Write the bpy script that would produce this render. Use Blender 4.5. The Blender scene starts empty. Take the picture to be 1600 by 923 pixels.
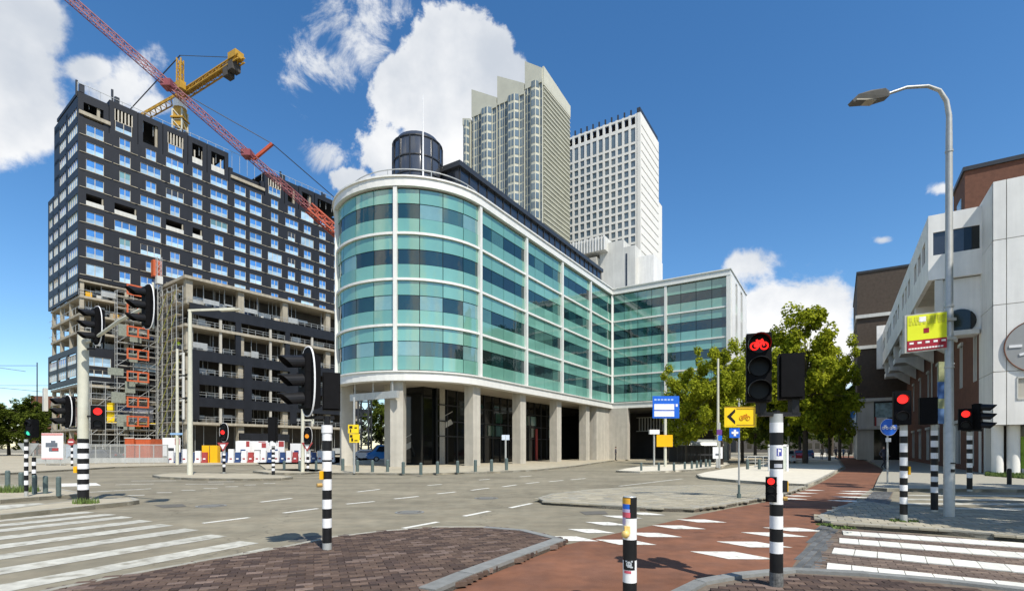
import bpy, math, random
from mathutils import Vector, Matrix
random.seed(7)
R = math.radians
sc = bpy.context.scene
col = sc.collection
CAMH = 1.7; FPX = 800.0; HOR = 700.0
# ---------------------------------------------------------------- camera, world, sun, exposure
cam = bpy.data.cameras.new('camera'); cam_o = bpy.data.objects.new('camera', cam); col.objects.link(cam_o)
cam_o.location = (0, 0, CAMH); cam_o.rotation_euler = (R(90), 0, 0)
cam.sensor_width = 36.0; cam.lens = 36.0 * FPX / 1600.0
cam.shift_y = (HOR - 461.5) / 1600.0
cam.clip_start = 0.1; cam.clip_end = 6000
sc.camera = cam_o
SUN_AZ = Vector((0.50, -0.866)); SUN_EL = R(53)
sun = bpy.data.lights.new('sun', 'SUN'); sun.energy = 5.0; sun.angle = R(0.55); sun.color = (1.0, 0.94, 0.84)
sun_o = bpy.data.objects.new('sun', sun); col.objects.link(sun_o)
sd = Vector((SUN_AZ.x * math.cos(SUN_EL), SUN_AZ.y * math.cos(SUN_EL), math.sin(SUN_EL)))
sun_o.rotation_euler = sd.to_track_quat('Z', 'Y').to_euler()
sun_o.location = (20, -30, 60)
sc.view_settings.view_transform = 'Standard'; sc.view_settings.look = 'None'
sc.view_settings.exposure = 0.14; sc.view_settings.gamma = 1.0
sc.cycles.max_bounces = 6; sc.cycles.diffuse_bounces = 3; sc.cycles.glossy_bounces = 3
sc.cycles.transparent_max_bounces = 6; sc.cycles.caustics_reflective = False; sc.cycles.caustics_refractive = False

def world():
    w = bpy.data.worlds.new("World"); sc.world = w; w.use_nodes = True
    nt = w.node_tree; N = nt.nodes; L = nt.links; N.clear()
    def nd(t, **k):
        n = N.new(t)
        for a, b in k.items(): setattr(n, a, b)
        return n
    def m(op, a, b=None, c=None):
        n = nd('ShaderNodeMath', operation=op)
        for i, v in enumerate((a, b, c)):
            if v is None: continue
            if isinstance(v, (int, float)): n.inputs[i].default_value = v
            else: L.new(v, n.inputs[i])
        return n.outputs[0]
    out = nd('ShaderNodeOutputWorld'); bg = nd('ShaderNodeBackground'); bg.inputs[1].default_value = 0.118
    sky = nd('ShaderNodeTexSky', sky_type='NISHITA'); sky.sun_disc = False
    sky.sun_elevation = SUN_EL; sky.sun_rotation = math.atan2(SUN_AZ.x, SUN_AZ.y)
    sky.air_density = 1.0; sky.dust_density = 0.25; sky.ozone_density = 2.6; sky.altitude = 0
    hs = nd('ShaderNodeHueSaturation'); hs.inputs['Saturation'].default_value = 1.26; hs.inputs['Value'].default_value = 1.30
    L.new(sky.outputs[0], hs.inputs['Color'])
    tc = nd('ShaderNodeTexCoord'); sp = nd('ShaderNodeSeparateXYZ'); L.new(tc.outputs['Generated'], sp.inputs[0])
    x, y, z = sp.outputs
    ys = m('MAXIMUM', y, 0.08)
    u = m('DIVIDE', x, ys); v = m('DIVIDE', z, ys)
    def noise(vec, scale, det, rough, dist=0.0):
        n = nd('ShaderNodeTexNoise'); n.inputs['Scale'].default_value = scale; n.inputs['Detail'].default_value = det
        n.inputs['Roughness'].default_value = rough; n.inputs['Distortion'].default_value = dist
        L.new(vec, n.inputs['Vector']); return n.outputs['Fac']
    nb = noise(tc.outputs['Generated'], 5.5, 9, 0.62, 0.15)
    nw = noise(tc.outputs['Generated'], 11.0, 8, 0.68, 0.6)
    # puffs: (px, py, half width, half height, edge noise) of the cloud banks, as directions in the sky
    big = [(705, 80, 90, 75), (665, 150, 92, 100), (740, 170, 110, 90), (620, 245, 85, 60), (700, 260, 150, 90), (780, 130, 60, 50), (560, 285, 45, 35)]
    low = [(1175, 412, 58, 40), (1215, 490, 70, 60), (1280, 495, 80, 75), (1330, 560, 80, 60), (1240, 570, 120, 50)]
    left = [(10, 50, 85, 80), (15, 150, 85, 85), (50, 195, 62, 42), (195, 135, 68, 58), (228, 165, 52, 32), (150, 110, 50, 26), (-80, 120, 130, 130)]
    wisp = [(548, 45, 72, 68), (500, 98, 62, 48), (525, 250, 40, 28), (1475, 295, 26, 10), (1378, 375, 18, 7), (1395, 440, 30, 10)]
    def field(lst):
        acc = None
        for (px, py, a, b) in lst:
            du = m('MULTIPLY', m('SUBTRACT', u, (px - 800) / FPX), FPX / a)
            dv = m('MULTIPLY', m('SUBTRACT', v, (HOR - py) / FPX), FPX / b)
            r = m('SQRT', m('ADD', m('MULTIPLY', du, du), m('MULTIPLY', dv, dv)))
            f = m('SUBTRACT', 1.0, r)
            acc = f if acc is None else m('SMOOTH_MAX', acc, f, 0.25)
        return acc
    def ss(val, lo, hi):
        n = nd('ShaderNodeMapRange', interpolation_type='SMOOTHSTEP'); L.new(val, n.inputs[0])
        n.inputs[1].default_value = lo; n.inputs[2].default_value = hi; return n.outputs[0]
    front = ss(y, 0.08, 0.16)
    fb = m('ADD', field(big), m('MULTIPLY', m('SUBTRACT', nb, 0.5), 2.6))
    fl = m('ADD', field(left + low), m('MULTIPLY', m('SUBTRACT', nb, 0.5), 3.5))
    fw = m('ADD', field(wisp), m('MULTIPLY', m('SUBTRACT', nw, 0.5), 4.2))
    mk = m('MAXIMUM', m('MAXIMUM', ss(fb, 0.0, 0.16), ss(fl, 0.0, 0.45)), m('MULTIPLY', ss(fw, -0.15, 0.8), 0.9))
    mk = m('MULTIPLY', mk, front)
    # the rest of the sky goes on with the same broken cumulus
    nr = noise(tc.outputs['Generated'], 2.6, 8, 0.58, 0.2)
    back = m('MULTIPLY', ss(nr, 0.50, 0.62), m('SUBTRACT', 1.0, ss(y, -0.15, 0.12)))
    mk = m('MAXIMUM', mk, m('MULTIPLY', back, 0.95))
    # shading inside the clouds: soft grey hollows
    ns = noise(tc.outputs['Generated'], 3.4, 6, 0.55)
    shade = ss(ns, 0.36, 0.64)
    cr = nd('ShaderNodeMix', data_type='RGBA'); L.new(shade, cr.inputs['Factor'])
    cr.inputs['A'].default_value = (4.7, 5.1, 5.7, 1); cr.inputs['B'].default_value = (8.2, 8.2, 8.2, 1)
    mx = nd('ShaderNodeMix', data_type='RGBA'); L.new(mk, mx.inputs['Factor'])
    L.new(hs.outputs[0], mx.inputs['A']); L.new(cr.outputs['Result'], mx.inputs['B'])
    L.new(mx.outputs['Result'], bg.inputs[0]); L.new(bg.outputs[0], out.inputs[0])
world()

ORDN = ['first', 'second', 'third', 'fourth', 'fifth', 'sixth', 'seventh', 'eighth', 'ninth', 'tenth', 'eleventh', 'twelfth', 'thirteenth', 'fourteenth']
# ---------------------------------------------------------------- helpers
def G(px, py, z=0.0):
    Y = (CAMH - z) * FPX / (py - HOR)
    return Vector(((px - 800) / FPX * Y, Y, z))
def P(px, py, Y):
    return Vector(((px - 800) / FPX * Y, Y, CAMH + (HOR - py) * Y / FPX))
def zat(py, Y): return CAMH + (HOR - py) * Y / FPX

class MB:
    def __init__(s): s.v = []; s.f = []; s.mi = []
    def add(s, vs, fs, mi=0):
        o = len(s.v); s.v += [tuple(v) for v in vs]; s.f += [tuple(i + o for i in f) for f in fs]; s.mi += [mi] * len(fs); return s
    def box(s, x0, x1, y0, y1, z0, z1, M=None, mi=0):
        vs = [Vector((x, y, z)) for z in (z0, z1) for (x, y) in ((x0, y0), (x1, y0), (x1, y1), (x0, y1))]
        if M is not None: vs = [M @ v for v in vs]
        return s.add(vs, [(3, 2, 1, 0), (4, 5, 6, 7), (0, 1, 5, 4), (1, 2, 6, 5), (2, 3, 7, 6), (3, 0, 4, 7)], mi)
    def cyl(s, p0, p1, r0, r1=None, n=10, caps=True, mi=0):
        r1 = r0 if r1 is None else r1
        p0 = Vector(p0); p1 = Vector(p1); d = (p1 - p0).normalized()
        a = d.cross(Vector((0, 0, 1)));
        if a.length < 1e-3: a = Vector((1, 0, 0))
        a.normalize(); b = d.cross(a)
        vs = []
        for (p, r) in ((p0, r0), (p1, r1)):
            for i in range(n):
                t = 2 * math.pi * i / n
                vs.append(p + a * (r * math.cos(t)) + b * (r * math.sin(t)))
        fs = [(i, (i + 1) % n, n + (i + 1) % n, n + i) for i in range(n)]
        if caps: fs += [tuple(range(n - 1, -1, -1)), tuple(range(n, 2 * n))]
        return s.add(vs, fs, mi)
    def tube(s, pts, r, n=6, mi=0):
        pts = [Vector(p) for p in pts]
        rs = r if isinstance(r, (list, tuple)) else [r] * len(pts)
        vs = []
        a = None
        for k, p in enumerate(pts):
            d = (pts[min(k + 1, len(pts) - 1)] - pts[max(k - 1, 0)]).normalized()
            if a is None:
                a = d.cross(Vector((0, 0, 1)))
                if a.length < 1e-3: a = Vector((1, 0, 0))
            a = (a - d * a.dot(d)).normalized(); b = d.cross(a)
            for i in range(n):
                t = 2 * math.pi * i / n
                vs.append(p + a * (rs[k] * math.cos(t)) + b * (rs[k] * math.sin(t)))
        fs = []
        for k in range(len(pts) - 1):
            for i in range(n):
                fs.append((k * n + i, k * n + (i + 1) % n, (k + 1) * n + (i + 1) % n, (k + 1) * n + i))
        fs += [tuple(range(n - 1, -1, -1)), tuple(range((len(pts) - 1) * n, len(pts) * n))]
        return s.add(vs, fs, mi)
    def bar(s, p0, p1, w, h=None, mi=0):
        h = w if h is None else h
        p0 = Vector(p0); p1 = Vector(p1); d = (p1 - p0).normalized()
        a = d.cross(Vector((0, 0, 1)))
        if a.length < 1e-3: a = Vector((1, 0, 0))
        a.normalize(); b = a.cross(d)
        vs = [p + a * (i * w / 2) + b * (j * h / 2) for p in (p0, p1) for (i, j) in ((-1, -1), (1, -1), (1, 1), (-1, 1))]
        return s.add(vs, [(3, 2, 1, 0), (4, 5, 6, 7), (0, 1, 5, 4), (1, 2, 6, 5), (2, 3, 7, 6), (3, 0, 4, 7)], mi)
    def prism(s, poly, z0, z1, mi=0):
        poly = [(p[0], p[1]) for p in poly]
        A = sum(poly[i][0] * poly[(i + 1) % len(poly)][1] - poly[(i + 1) % len(poly)][0] * poly[i][1] for i in range(len(poly)))
        if A < 0: poly = poly[::-1]
        n = len(poly)
        vs = [(x, y, z0) for x, y in poly] + [(x, y, z1) for x, y in poly]
        fs = [tuple(range(n - 1, -1, -1)), tuple(range(n, 2 * n))] + [(i, (i + 1) % n, n + (i + 1) % n, n + i) for i in range(n)]
        return s.add(vs, fs, mi)
    def strip(s, pa, pb, z0, z1, mi=0):
        n = len(pa)
        vs = [(p[0], p[1], z) for z in (z0, z1) for p in pa] + [(p[0], p[1], z) for z in (z0, z1) for p in pb]
        fs = []
        for i in range(n - 1):
            a0, a1, b0, b1 = i, n + i, 2 * n + i, 3 * n + i
            fs += [(a0, a0 + 1, a1 + 1, a1), (b0 + 1, b0, b1, b1 + 1), (a1, a1 + 1, b1 + 1, b1), (a0 + 1, a0, b0, b0 + 1)]
        fs += [(0, n, 3 * n, 2 * n), (n - 1, 3 * n - 1, 4 * n - 1, 2 * n - 1)]
        return s.add(vs, fs, mi)
    def mesh(s, name, mats, smooth=False):
        me = bpy.data.meshes.new(name)
        me.from_pydata(s.v, [], s.f)
        mats = mats if isinstance(mats, (list, tuple)) else [mats]
        for m_ in mats: me.materials.append(m_)
        if len(mats) > 1: me.polygons.foreach_set('material_index', s.mi)
        if smooth:
            me.polygons.foreach_set('use_smooth', [True] * len(me.polygons))
            try: me.set_sharp_from_angle(angle=R(38))
            except Exception: pass
        me.update(); return me
    def build(s, name, mats, parent=None, smooth=False, kind=None, fix=False):
        me = s.mesh(name, mats, smooth)
        return put(name, me, parent, kind=kind)

def put(name, me, parent=None, loc=(0, 0, 0), rotz=0, kind=None, world_to=None):
    o = bpy.data.objects.new(name, me); col.objects.link(o)
    o.location = loc; o.rotation_euler = (0, 0, rotz)
    if parent is not None: o.parent = parent
    if kind: o['kind'] = kind
    return o
def tag(o, label, cat, group=None):
    o['label'] = label; o['category'] = cat
    if group: o['group'] = group
    return o
def thing(name, label, cat, loc=(0, 0, 0), rotz=0, group=None):
    o = bpy.data.objects.new(name, None); col.objects.link(o); o.empty_display_size = 0.3
    o.location = loc; o.rotation_euler = (0, 0, rotz)
    return tag(o, label, cat, group)
def copy_tree(o, parent=None):
    c = o.copy(); col.objects.link(c)
    if parent is not None: c.parent = parent
    for ch in list(o.children): copy_tree(ch, c)
    return c

# ---------------------------------------------------------------- materials
MT = {}
def mat(name, c, rough=0.7, metal=0.0, var=0.12, vs=4.0, bump=0.0, bs=40.0, spec=0.5, emit=None, es=1.0, rnd=0.0, stain=0.0, coat=0.0, c2=None, ior=None, trans=0.0, world_space=False, streak=0.0, c2r=(0.4, 0.6), patch=0.0):
    if name in MT: return MT[name]
    m = bpy.data.materials.new(name); m.use_nodes = True; MT[name] = m
    nt = m.node_tree; N = nt.nodes; L = nt.links
    b = N['Principled BSDF']
    b.inputs['Roughness'].default_value = rough; b.inputs['Metallic'].default_value = metal
    b.inputs['Specular IOR Level'].default_value = spec
    if ior: b.inputs['IOR'].default_value = ior
    if coat: b.inputs['Coat Weight'].default_value = coat; b.inputs['Coat Roughness'].default_value = 0.08
    if emit:
        b.inputs['Base Color'].default_value = (*c, 1)
        b.inputs['Emission Color'].default_value = (*emit, 1); b.inputs['Emission Strength'].default_value = es
        return m
    tc = N.new('ShaderNodeTexCoord')
    if world_space:
        ge = N.new('ShaderNodeNewGeometry'); vec = ge.outputs['Position']
    else: vec = tc.outputs['Object']
    no = N.new('ShaderNodeTexNoise'); no.inputs['Scale'].default_value = vs; no.inputs['Detail'].default_value = 6; no.inputs['Roughness'].default_value = 0.6
    L.new(vec, no.inputs['Vector'])
    mr = N.new('ShaderNodeMapRange'); L.new(no.outputs['Fac'], mr.inputs[0])
    mr.inputs[1].default_value = 0.3; mr.inputs[2].default_value = 0.7
    mr.inputs[3].default_value = 1 - var; mr.inputs[4].default_value = 1 + var
    val = mr.outputs[0]
    def mul(a, bb):
        q = N.new('ShaderNodeMath'); q.operation = 'MULTIPLY'; L.new(a, q.inputs[0]); L.new(bb, q.inputs[1]); return q.outputs[0]
    if rnd:
        oi = N.new('ShaderNodeObjectInfo'); r2 = N.new('ShaderNodeMapRange'); L.new(oi.outputs['Random'], r2.inputs[0])
        r2.inputs[3].default_value = 1 - rnd; r2.inputs[4].default_value = 1 + rnd; val = mul(val, r2.outputs[0])
    if stain:
        n2 = N.new('ShaderNodeTexNoise'); n2.inputs['Scale'].default_value = vs * 0.13; n2.inputs['Detail'].default_value = 7; n2.inputs['Roughness'].default_value = 0.7
        L.new(vec, n2.inputs['Vector'])
        r3 = N.new('ShaderNodeMapRange'); L.new(n2.outputs['Fac'], r3.inputs[0]); r3.inputs[1].default_value = 0.35; r3.inputs[2].default_value = 0.65
        r3.inputs[3].default_value = 1 - stain; r3.inputs[4].default_value = 1 + stain * 0.5; val = mul(val, r3.outputs[0])
    if streak:
        mp = N.new('ShaderNodeMapping'); mp.inputs['Scale'].default_value = (1.6, 1.6, 0.12); L.new(vec, mp.inputs[0])
        n4 = N.new('ShaderNodeTexNoise'); n4.inputs['Scale'].default_value = 1.5; n4.inputs['Detail'].default_value = 5; L.new(mp.outputs[0], n4.inputs['Vector'])
        r4 = N.new('ShaderNodeMapRange'); L.new(n4.outputs['Fac'], r4.inputs[0]); r4.inputs[1].default_value = 0.4; r4.inputs[2].default_value = 0.7
        r4.inputs[3].default_value = 1 - streak; r4.inputs[4].default_value = 1.0; val = mul(val, r4.outputs[0])
    if patch:
        mp = N.new('ShaderNodeMapping'); mp.inputs['Rotation'].default_value = (0, 0, R(-30)); mp.inputs['Scale'].default_value = (0.10, 0.9, 1); L.new(vec, mp.inputs[0])
        n6 = N.new('ShaderNodeTexNoise'); n6.inputs['Scale'].default_value = 0.8; n6.inputs['Detail'].default_value = 4; L.new(mp.outputs[0], n6.inputs['Vector'])
        r6 = N.new('ShaderNodeMapRange'); L.new(n6.outputs['Fac'], r6.inputs[0]); r6.inputs[1].default_value = 0.35; r6.inputs[2].default_value = 0.65
        r6.inputs[3].default_value = 1 - patch; r6.inputs[4].default_value = 1 + patch; val = mul(val, r6.outputs[0])
        vo = N.new('ShaderNodeTexVoronoi'); vo.feature = 'DISTANCE_TO_EDGE'; vo.inputs['Scale'].default_value = 0.16
        n7 = N.new('ShaderNodeTexNoise'); n7.inputs['Scale'].default_value = 1.3; n7.inputs['Detail'].default_value = 6; L.new(vec, n7.inputs['Vector'])
        va = N.new('ShaderNodeVectorMath'); va.operation = 'SCALE'; va.inputs['Scale'].default_value = 1.6; L.new(n7.outputs['Color'], va.inputs[0])
        vb = N.new('ShaderNodeVectorMath'); vb.operation = 'ADD'; L.new(vec, vb.inputs[0]); L.new(va.outputs[0], vb.inputs[1]); L.new(vb.outputs[0], vo.inputs['Vector'])
        r7 = N.new('ShaderNodeMapRange'); L.new(vo.outputs['Distance'], r7.inputs[0]); r7.inputs[1].default_value = 0.0; r7.inputs[2].default_value = 0.006
        r7.inputs[3].default_value = 0.72; r7.inputs[4].default_value = 1.0; val = mul(val, r7.outputs[0])
    base = N.new('ShaderNodeMix'); base.data_type = 'RGBA'; base.blend_type = 'MIX'
    base.inputs['A'].default_value = (*c, 1); base.inputs['B'].default_value = (*(c2 or c), 1)
    if c2:
        n5 = N.new('ShaderNodeTexNoise'); n5.inputs['Scale'].default_value = vs * 0.7; n5.inputs['Detail'].default_value = 4; L.new(vec, n5.inputs['Vector'])
        r5 = N.new('ShaderNodeMapRange'); r5.inputs[1].default_value = c2r[0]; r5.inputs[2].default_value = c2r[1]; L.new(n5.outputs['Fac'], r5.inputs[0]); L.new(r5.outputs[0], base.inputs['Factor'])
    else: base.inputs['Factor'].default_value = 0
    vm = N.new('ShaderNodeVectorMath'); vm.operation = 'SCALE'; L.new(base.outputs['Result'], vm.inputs[0]); L.new(val, vm.inputs['Scale'])
    L.new(vm.outputs[0], b.inputs['Base Color'])
    if bump:
        n3 = N.new('ShaderNodeTexNoise'); n3.inputs['Scale'].default_value = bs; n3.inputs['Detail'].default_value = 3; L.new(vec, n3.inputs['Vector'])
        bp = N.new('ShaderNodeBump'); bp.inputs['Strength'].default_value = bump; bp.inputs['Distance'].default_value = 0.02
        L.new(n3.outputs['Fac'], bp.inputs['Height']); L.new(bp.outputs[0], b.inputs['Normal'])
    return m
M_asph = mat('asphalt', (0.245, 0.218, 0.158), 0.9, var=0.16, vs=2.2, bump=0.25, bs=60, stain=0.22, patch=0.11, world_space=True, spec=0.2, c2=(0.235, 0.214, 0.158))
M_patch = mat('repair_and_shadow_tone', (0.13, 0.125, 0.11), 0.9, var=0.15, vs=5, bump=0.3, bs=70, world_space=True, spec=0.2)  # dark repair tone, also used for the painted shadow strip
M_red = mat('red_asphalt', (0.215, 0.098, 0.058), 0.88, patch=0.08, var=0.16, vs=3, bump=0.25, bs=70, stain=0.22, world_space=True, spec=0.2, c2=(0.185, 0.09, 0.058))
M_tile = mat('paving_tile', (0.34, 0.31, 0.235), 0.85, var=0.10, vs=9, bump=0.2, bs=80, rnd=0.16, world_space=True, spec=0.2, stain=0.1)
M_tile2 = mat('paving_tile_grey', (0.29, 0.275, 0.225), 0.85, var=0.12, vs=9, bump=0.2, bs=80, rnd=0.16, world_space=True, spec=0.2)
M_pave = mat('pavement', (0.40, 0.36, 0.27), 0.85, var=0.14, vs=2.5, bump=0.2, bs=40, stain=0.12, world_space=True, spec=0.2)
M_pale = mat('pale_paving', (0.60, 0.56, 0.46), 0.85, var=0.10, vs=3, bump=0.15, bs=40, world_space=True, spec=0.2)
M_kerb = mat('kerb_concrete', (0.33, 0.315, 0.26), 0.8, var=0.15, vs=8, bump=0.2, bs=60, rnd=0.12, world_space=True)
M_kerbg = mat('kerb_bluestone', (0.20, 0.205, 0.195), 0.8, var=0.15, vs=8, bump=0.2, bs=60, rnd=0.12, world_space=True)
M_sand = mat('joint_sand', (0.15, 0.12, 0.09), 0.95, var=0.2, vs=20, world_space=True)
BR = [mat('brick_a', (0.092, 0.062, 0.048), 0.85, var=0.2, vs=25, bump=0.3, bs=90, rnd=0.25, world_space=True, spec=0.25),
      mat('brick_b', (0.064, 0.044, 0.037), 0.85, var=0.2, vs=25, bump=0.3, bs=90, rnd=0.25, world_space=True, spec=0.25),
      mat('brick_c', (0.125, 0.086, 0.065), 0.85, var=0.2, vs=25, bump=0.3, bs=90, rnd=0.25, world_space=True, spec=0.25),
      mat('brick_d', (0.165, 0.12, 0.098), 0.85, var=0.2, vs=25, bump=0.3, bs=90, rnd=0.2, world_space=True, spec=0.25)]
DG = [mat('cobble_a', (0.085, 0.09, 0.092), 0.8, var=0.2, vs=25, bump=0.3, bs=90, rnd=0.25, world_space=True),
      mat('cobble_b', (0.115, 0.12, 0.12), 0.8, var=0.2, vs=25, bump=0.3, bs=90, rnd=0.25, world_space=True)]
CB = [mat('clinker_a', (0.17, 0.125, 0.095), 0.85, var=0.2, vs=25, bump=0.3, bs=90, rnd=0.22, world_space=True),
      mat('clinker_b', (0.125, 0.09, 0.07), 0.85, var=0.2, vs=25, bump=0.3, bs=90, rnd=0.22, world_space=True)]
M_line = mat('road_paint', (0.72, 0.71, 0.64), 0.7, c2=(.38, .36, .30), c2r=(.56, .70), var=0.14, vs=9, world_space=True, bump=0.1, stain=0.12)
M_zebra = mat('worn_road_paint', (0.50, 0.49, 0.42), 0.75, c2=(.30, .28, .22), c2r=(.50, .68), var=0.16, vs=6, world_space=True, bump=0.1, stain=0.2)
M_wtile = mat('white_paver', (0.72, 0.71, 0.64), 0.7, var=0.13, vs=12, rnd=0.10, world_space=True, bump=0.1)
M_blk = mat('black_paint', (0.010, 0.010, 0.011), 0.45, var=0.25, vs=12, spec=0.3)
M_blkm = mat('black_matt', (0.006, 0.006, 0.007), 0.7, var=0.2, vs=12, spec=0.12)
M_wht = mat('white_paint', (0.80, 0.80, 0.80), 0.4, var=0.07, vs=14, coat=0.1)
M_cream = mat('cream_steel', (0.62, 0.61, 0.50), 0.5, var=0.08, vs=5, streak=0.12)
M_galv = mat('galvanised_steel', (0.50, 0.51, 0.49), 0.45, metal=0.35, var=0.1, vs=8, streak=0.15)
M_boll = mat('bollard_steel', (0.085, 0.12, 0.115), 0.5, var=0.2, vs=10)
M_conc = mat('travertine_concrete', (0.50, 0.475, 0.41), 0.8, var=0.10, vs=1.2, bump=0.1, bs=12, streak=0.18)
M_conc2 = mat('raw_concrete', (0.40, 0.36, 0.28), 0.85, var=0.16, vs=0.8, bump=0.1, bs=10, streak=0.2)
M_concd = mat('shade_dark_concrete', (0.06, 0.055, 0.05), 0.9, var=0.2, vs=0.8)  # concrete darkened in its colour to carry the shade of interiors and underpass
M_pconc = mat('pale_concrete', (0.62, 0.62, 0.58), 0.8, var=0.08, vs=0.4, streak=0.14)
M_wpan = mat('white_panel', (0.84, 0.83, 0.79), 0.55, var=0.06, vs=0.8, streak=0.12, stain=0.04, rnd=0.04)
M_band = mat('white_metal_band', (0.74, 0.74, 0.70), 0.45, var=0.05, vs=2, streak=0.06)
M_soff = mat('soffit', (0.42, 0.38, 0.31), 0.7, var=0.08, vs=1)
M_teal = mat('teal_glass', (0.135, 0.325, 0.255), 0.05, bump=0.5, bs=1.3, var=0.10, vs=0.35, spec=1.0, rnd=0.08, ior=1.8)
M_teal2 = mat('teal_glass_pale', (0.165, 0.38, 0.30), 0.05, bump=0.5, bs=1.3, var=0.10, vs=0.35, spec=1.0, rnd=0.06, ior=1.8)
M_win = mat('dark_glass', (0.004, 0.024, 0.024), 0.03, bump=0.5, bs=1.3, var=0.3, vs=0.5, spec=0.8, rnd=0.6, ior=1.7)
M_winb = mat('blind_glass', (0.14, 0.27, 0.26), 0.05, bump=0.5, bs=1.3, var=0.15, vs=0.6, spec=1.0, rnd=0.3, ior=1.8)
M_wing = mat('green_tinted_glass', (0.035, 0.10, 0.075), 0.05, var=0.2, vs=0.5, spec=1.0, rnd=0.4, ior=1.8)
M_lobby = mat('lobby_glass', (0.008, 0.009, 0.009), 0.06, var=0.2, vs=0.5, spec=0.5)
M_dkgl = mat('smoked_glass', (0.035, 0.04, 0.05), 0.08, var=0.2, vs=0.4, spec=0.8, rnd=0.4)
M_dkmet = mat('dark_metal', (0.03, 0.032, 0.036), 0.4, var=0.15, vs=2)
M_clad = mat('black_cladding', (0.011, 0.012, 0.016), 0.5, streak=0.3, var=0.3, vs=0.6, rnd=0.1)
M_wframe = mat('window_frame', (0.50, 0.46, 0.38), 0.6, var=0.1, vs=2)
M_skyg = mat('sky_glass', (0.055, 0.20, 0.52), 0.05, var=0.25, vs=0.6, spec=0.8, ior=1.7, rnd=0.25)
M_skyw = mat('film_glass', (0.36, 0.52, 0.66), 0.12, var=0.2, vs=0.8, spec=0.8, rnd=0.25)
M_orange = mat('orange_paint', (0.50, 0.10, 0.03), 0.6, var=0.15, vs=2)
M_yell = mat('crane_yellow', (0.46, 0.26, 0.02), 0.5, var=0.2, vs=1.2)
M_cred = mat('crane_red', (0.24, 0.06, 0.07), 0.55, var=0.2, vs=0.8)
M_cred2 = mat('crane_orange_red', (0.42, 0.07, 0.025), 0.5, var=0.2, vs=0.8)
M_signy = mat('sign_yellow', (0.85, 0.60, 0.01), 0.4, var=0.04, vs=3)
M_signo = mat('sign_orange', (0.80, 0.42, 0.0), 0.4, var=0.05, vs=3)
M_signb = mat('sign_blue', (0.01, 0.12, 0.60), 0.4, var=0.05, vs=3)
M_lime = mat('poster_lime', (0.66, 0.72, 0.02), 0.5, var=0.05, vs=3)
M_maroon = mat('poster_maroon', (0.30, 0.01, 0.03), 0.5, var=0.05, vs=3)
M_brickw = mat('brown_brick_wall', (0.145, 0.062, 0.038), 0.9, var=0.18, vs=3, bump=0.2, bs=30)
M_brickd = mat('umber_brick_wall', (0.075, 0.056, 0.042), 0.9, var=0.18, vs=3, bump=0.2, bs=30)
M_ttow = mat('beige_stone', (0.50, 0.50, 0.42), 0.8, var=0.07, vs=0.3)
M_twin = mat('far_window_blue', (0.12, 0.17, 0.21), 0.15, var=0.3, vs=0.15, spec=0.8)
M_wtow = mat('white_stone', (0.72, 0.71, 0.67), 0.8, var=0.05, vs=0.3)
M_bark = mat('bark', (0.075, 0.06, 0.045), 0.9, var=0.25, vs=6, bump=0.4, bs=20)
M_tyre = mat('tyre', (0.015, 0.015, 0.015), 0.8)
M_grass = mat('grass_blades', (0.10, 0.15, 0.03), 0.8, var=0.3, vs=8)
M_lampg = mat('lamp_head_grey', (0.10, 0.095, 0.085), 0.5, var=0.2, vs=5)
M_ered = mat('lit_red', (0.3, 0.0, 0.0), 0.4, emit=(1.0, 0.02, 0.015), es=1.6)
M_eamb = mat('lit_amber', (0.3, 0.1, 0.0), 0.4, emit=(1.0, 0.33, 0.02), es=0.8)
M_egrn = mat('lit_green', (0.0, 0.3, 0.2), 0.4, emit=(0.08, 0.85, 0.55), es=0.9)
M_lens = mat('dark_lens', (0.010, 0.010, 0.011), 0.35, spec=0.2)
M_hivis = mat('hi_vis_cloth', (0.55, 0.75, 0.02), 0.8)
M_skin = mat('skin', (0.45, 0.27, 0.19), 0.6)
M_bluep = mat('barrier_blue', (0.025, 0.06, 0.18), 0.5, var=0.1)
M_redp = mat('barrier_red', (0.36, 0.05, 0.05), 0.5, var=0.1)

def leafmat(name, c1, c2):
    m = bpy.data.materials.new(name); m.use_nodes = True; nt = m.node_tree; N = nt.nodes; L = nt.links; N.clear()
    out = N.new('ShaderNodeOutputMaterial'); d = N.new('ShaderNodeBsdfDiffuse'); t = N.new('ShaderNodeBsdfTranslucent'); mx = N.new('ShaderNodeMixShader'); mx.inputs[0].default_value = 0.45
    ge = N.new('ShaderNodeNewGeometry'); mc = N.new('ShaderNodeMix'); mc.data_type = 'RGBA'
    L.new(ge.outputs['Random Per Island'], mc.inputs['Factor'])
    mc.inputs['A'].default_value = (*c1, 1); mc.inputs['B'].default_value = (*c2, 1)
    L.new(mc.outputs['Result'], d.inputs[0]); L.new(mc.outputs['Result'], t.inputs[0])
    L.new(d.outputs[0], mx.inputs[1]); L.new(t.outputs[0], mx.inputs[2]); L.new(mx.outputs[0], out.inputs[0]); return m
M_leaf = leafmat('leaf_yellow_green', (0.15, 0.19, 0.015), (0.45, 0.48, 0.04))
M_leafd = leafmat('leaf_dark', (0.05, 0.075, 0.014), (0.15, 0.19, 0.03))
# ================================================================ GROUND
def inpoly(x, y, poly):
    c = False; n = len(poly)
    for i in range(n):
        x1, y1 = poly[i][0], poly[i][1]; x2, y2 = poly[(i + 1) % n][0], poly[(i + 1) % n][1]
        if (y1 > y) != (y2 > y) and x < (x2 - x1) * (y - y1) / (y2 - y1) + x1: c = not c
    return c
def gp(pts, z=0.0): return [G(px, py, z) for px, py in pts]
def visible(x, y, z=0.0, m=10):
    if y < 1: return False
    px = 800 + x / y * FPX; py = HOR + (CAMH - z) * FPX / y
    return -m < px < 1600 + m and py < 923 + m

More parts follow.
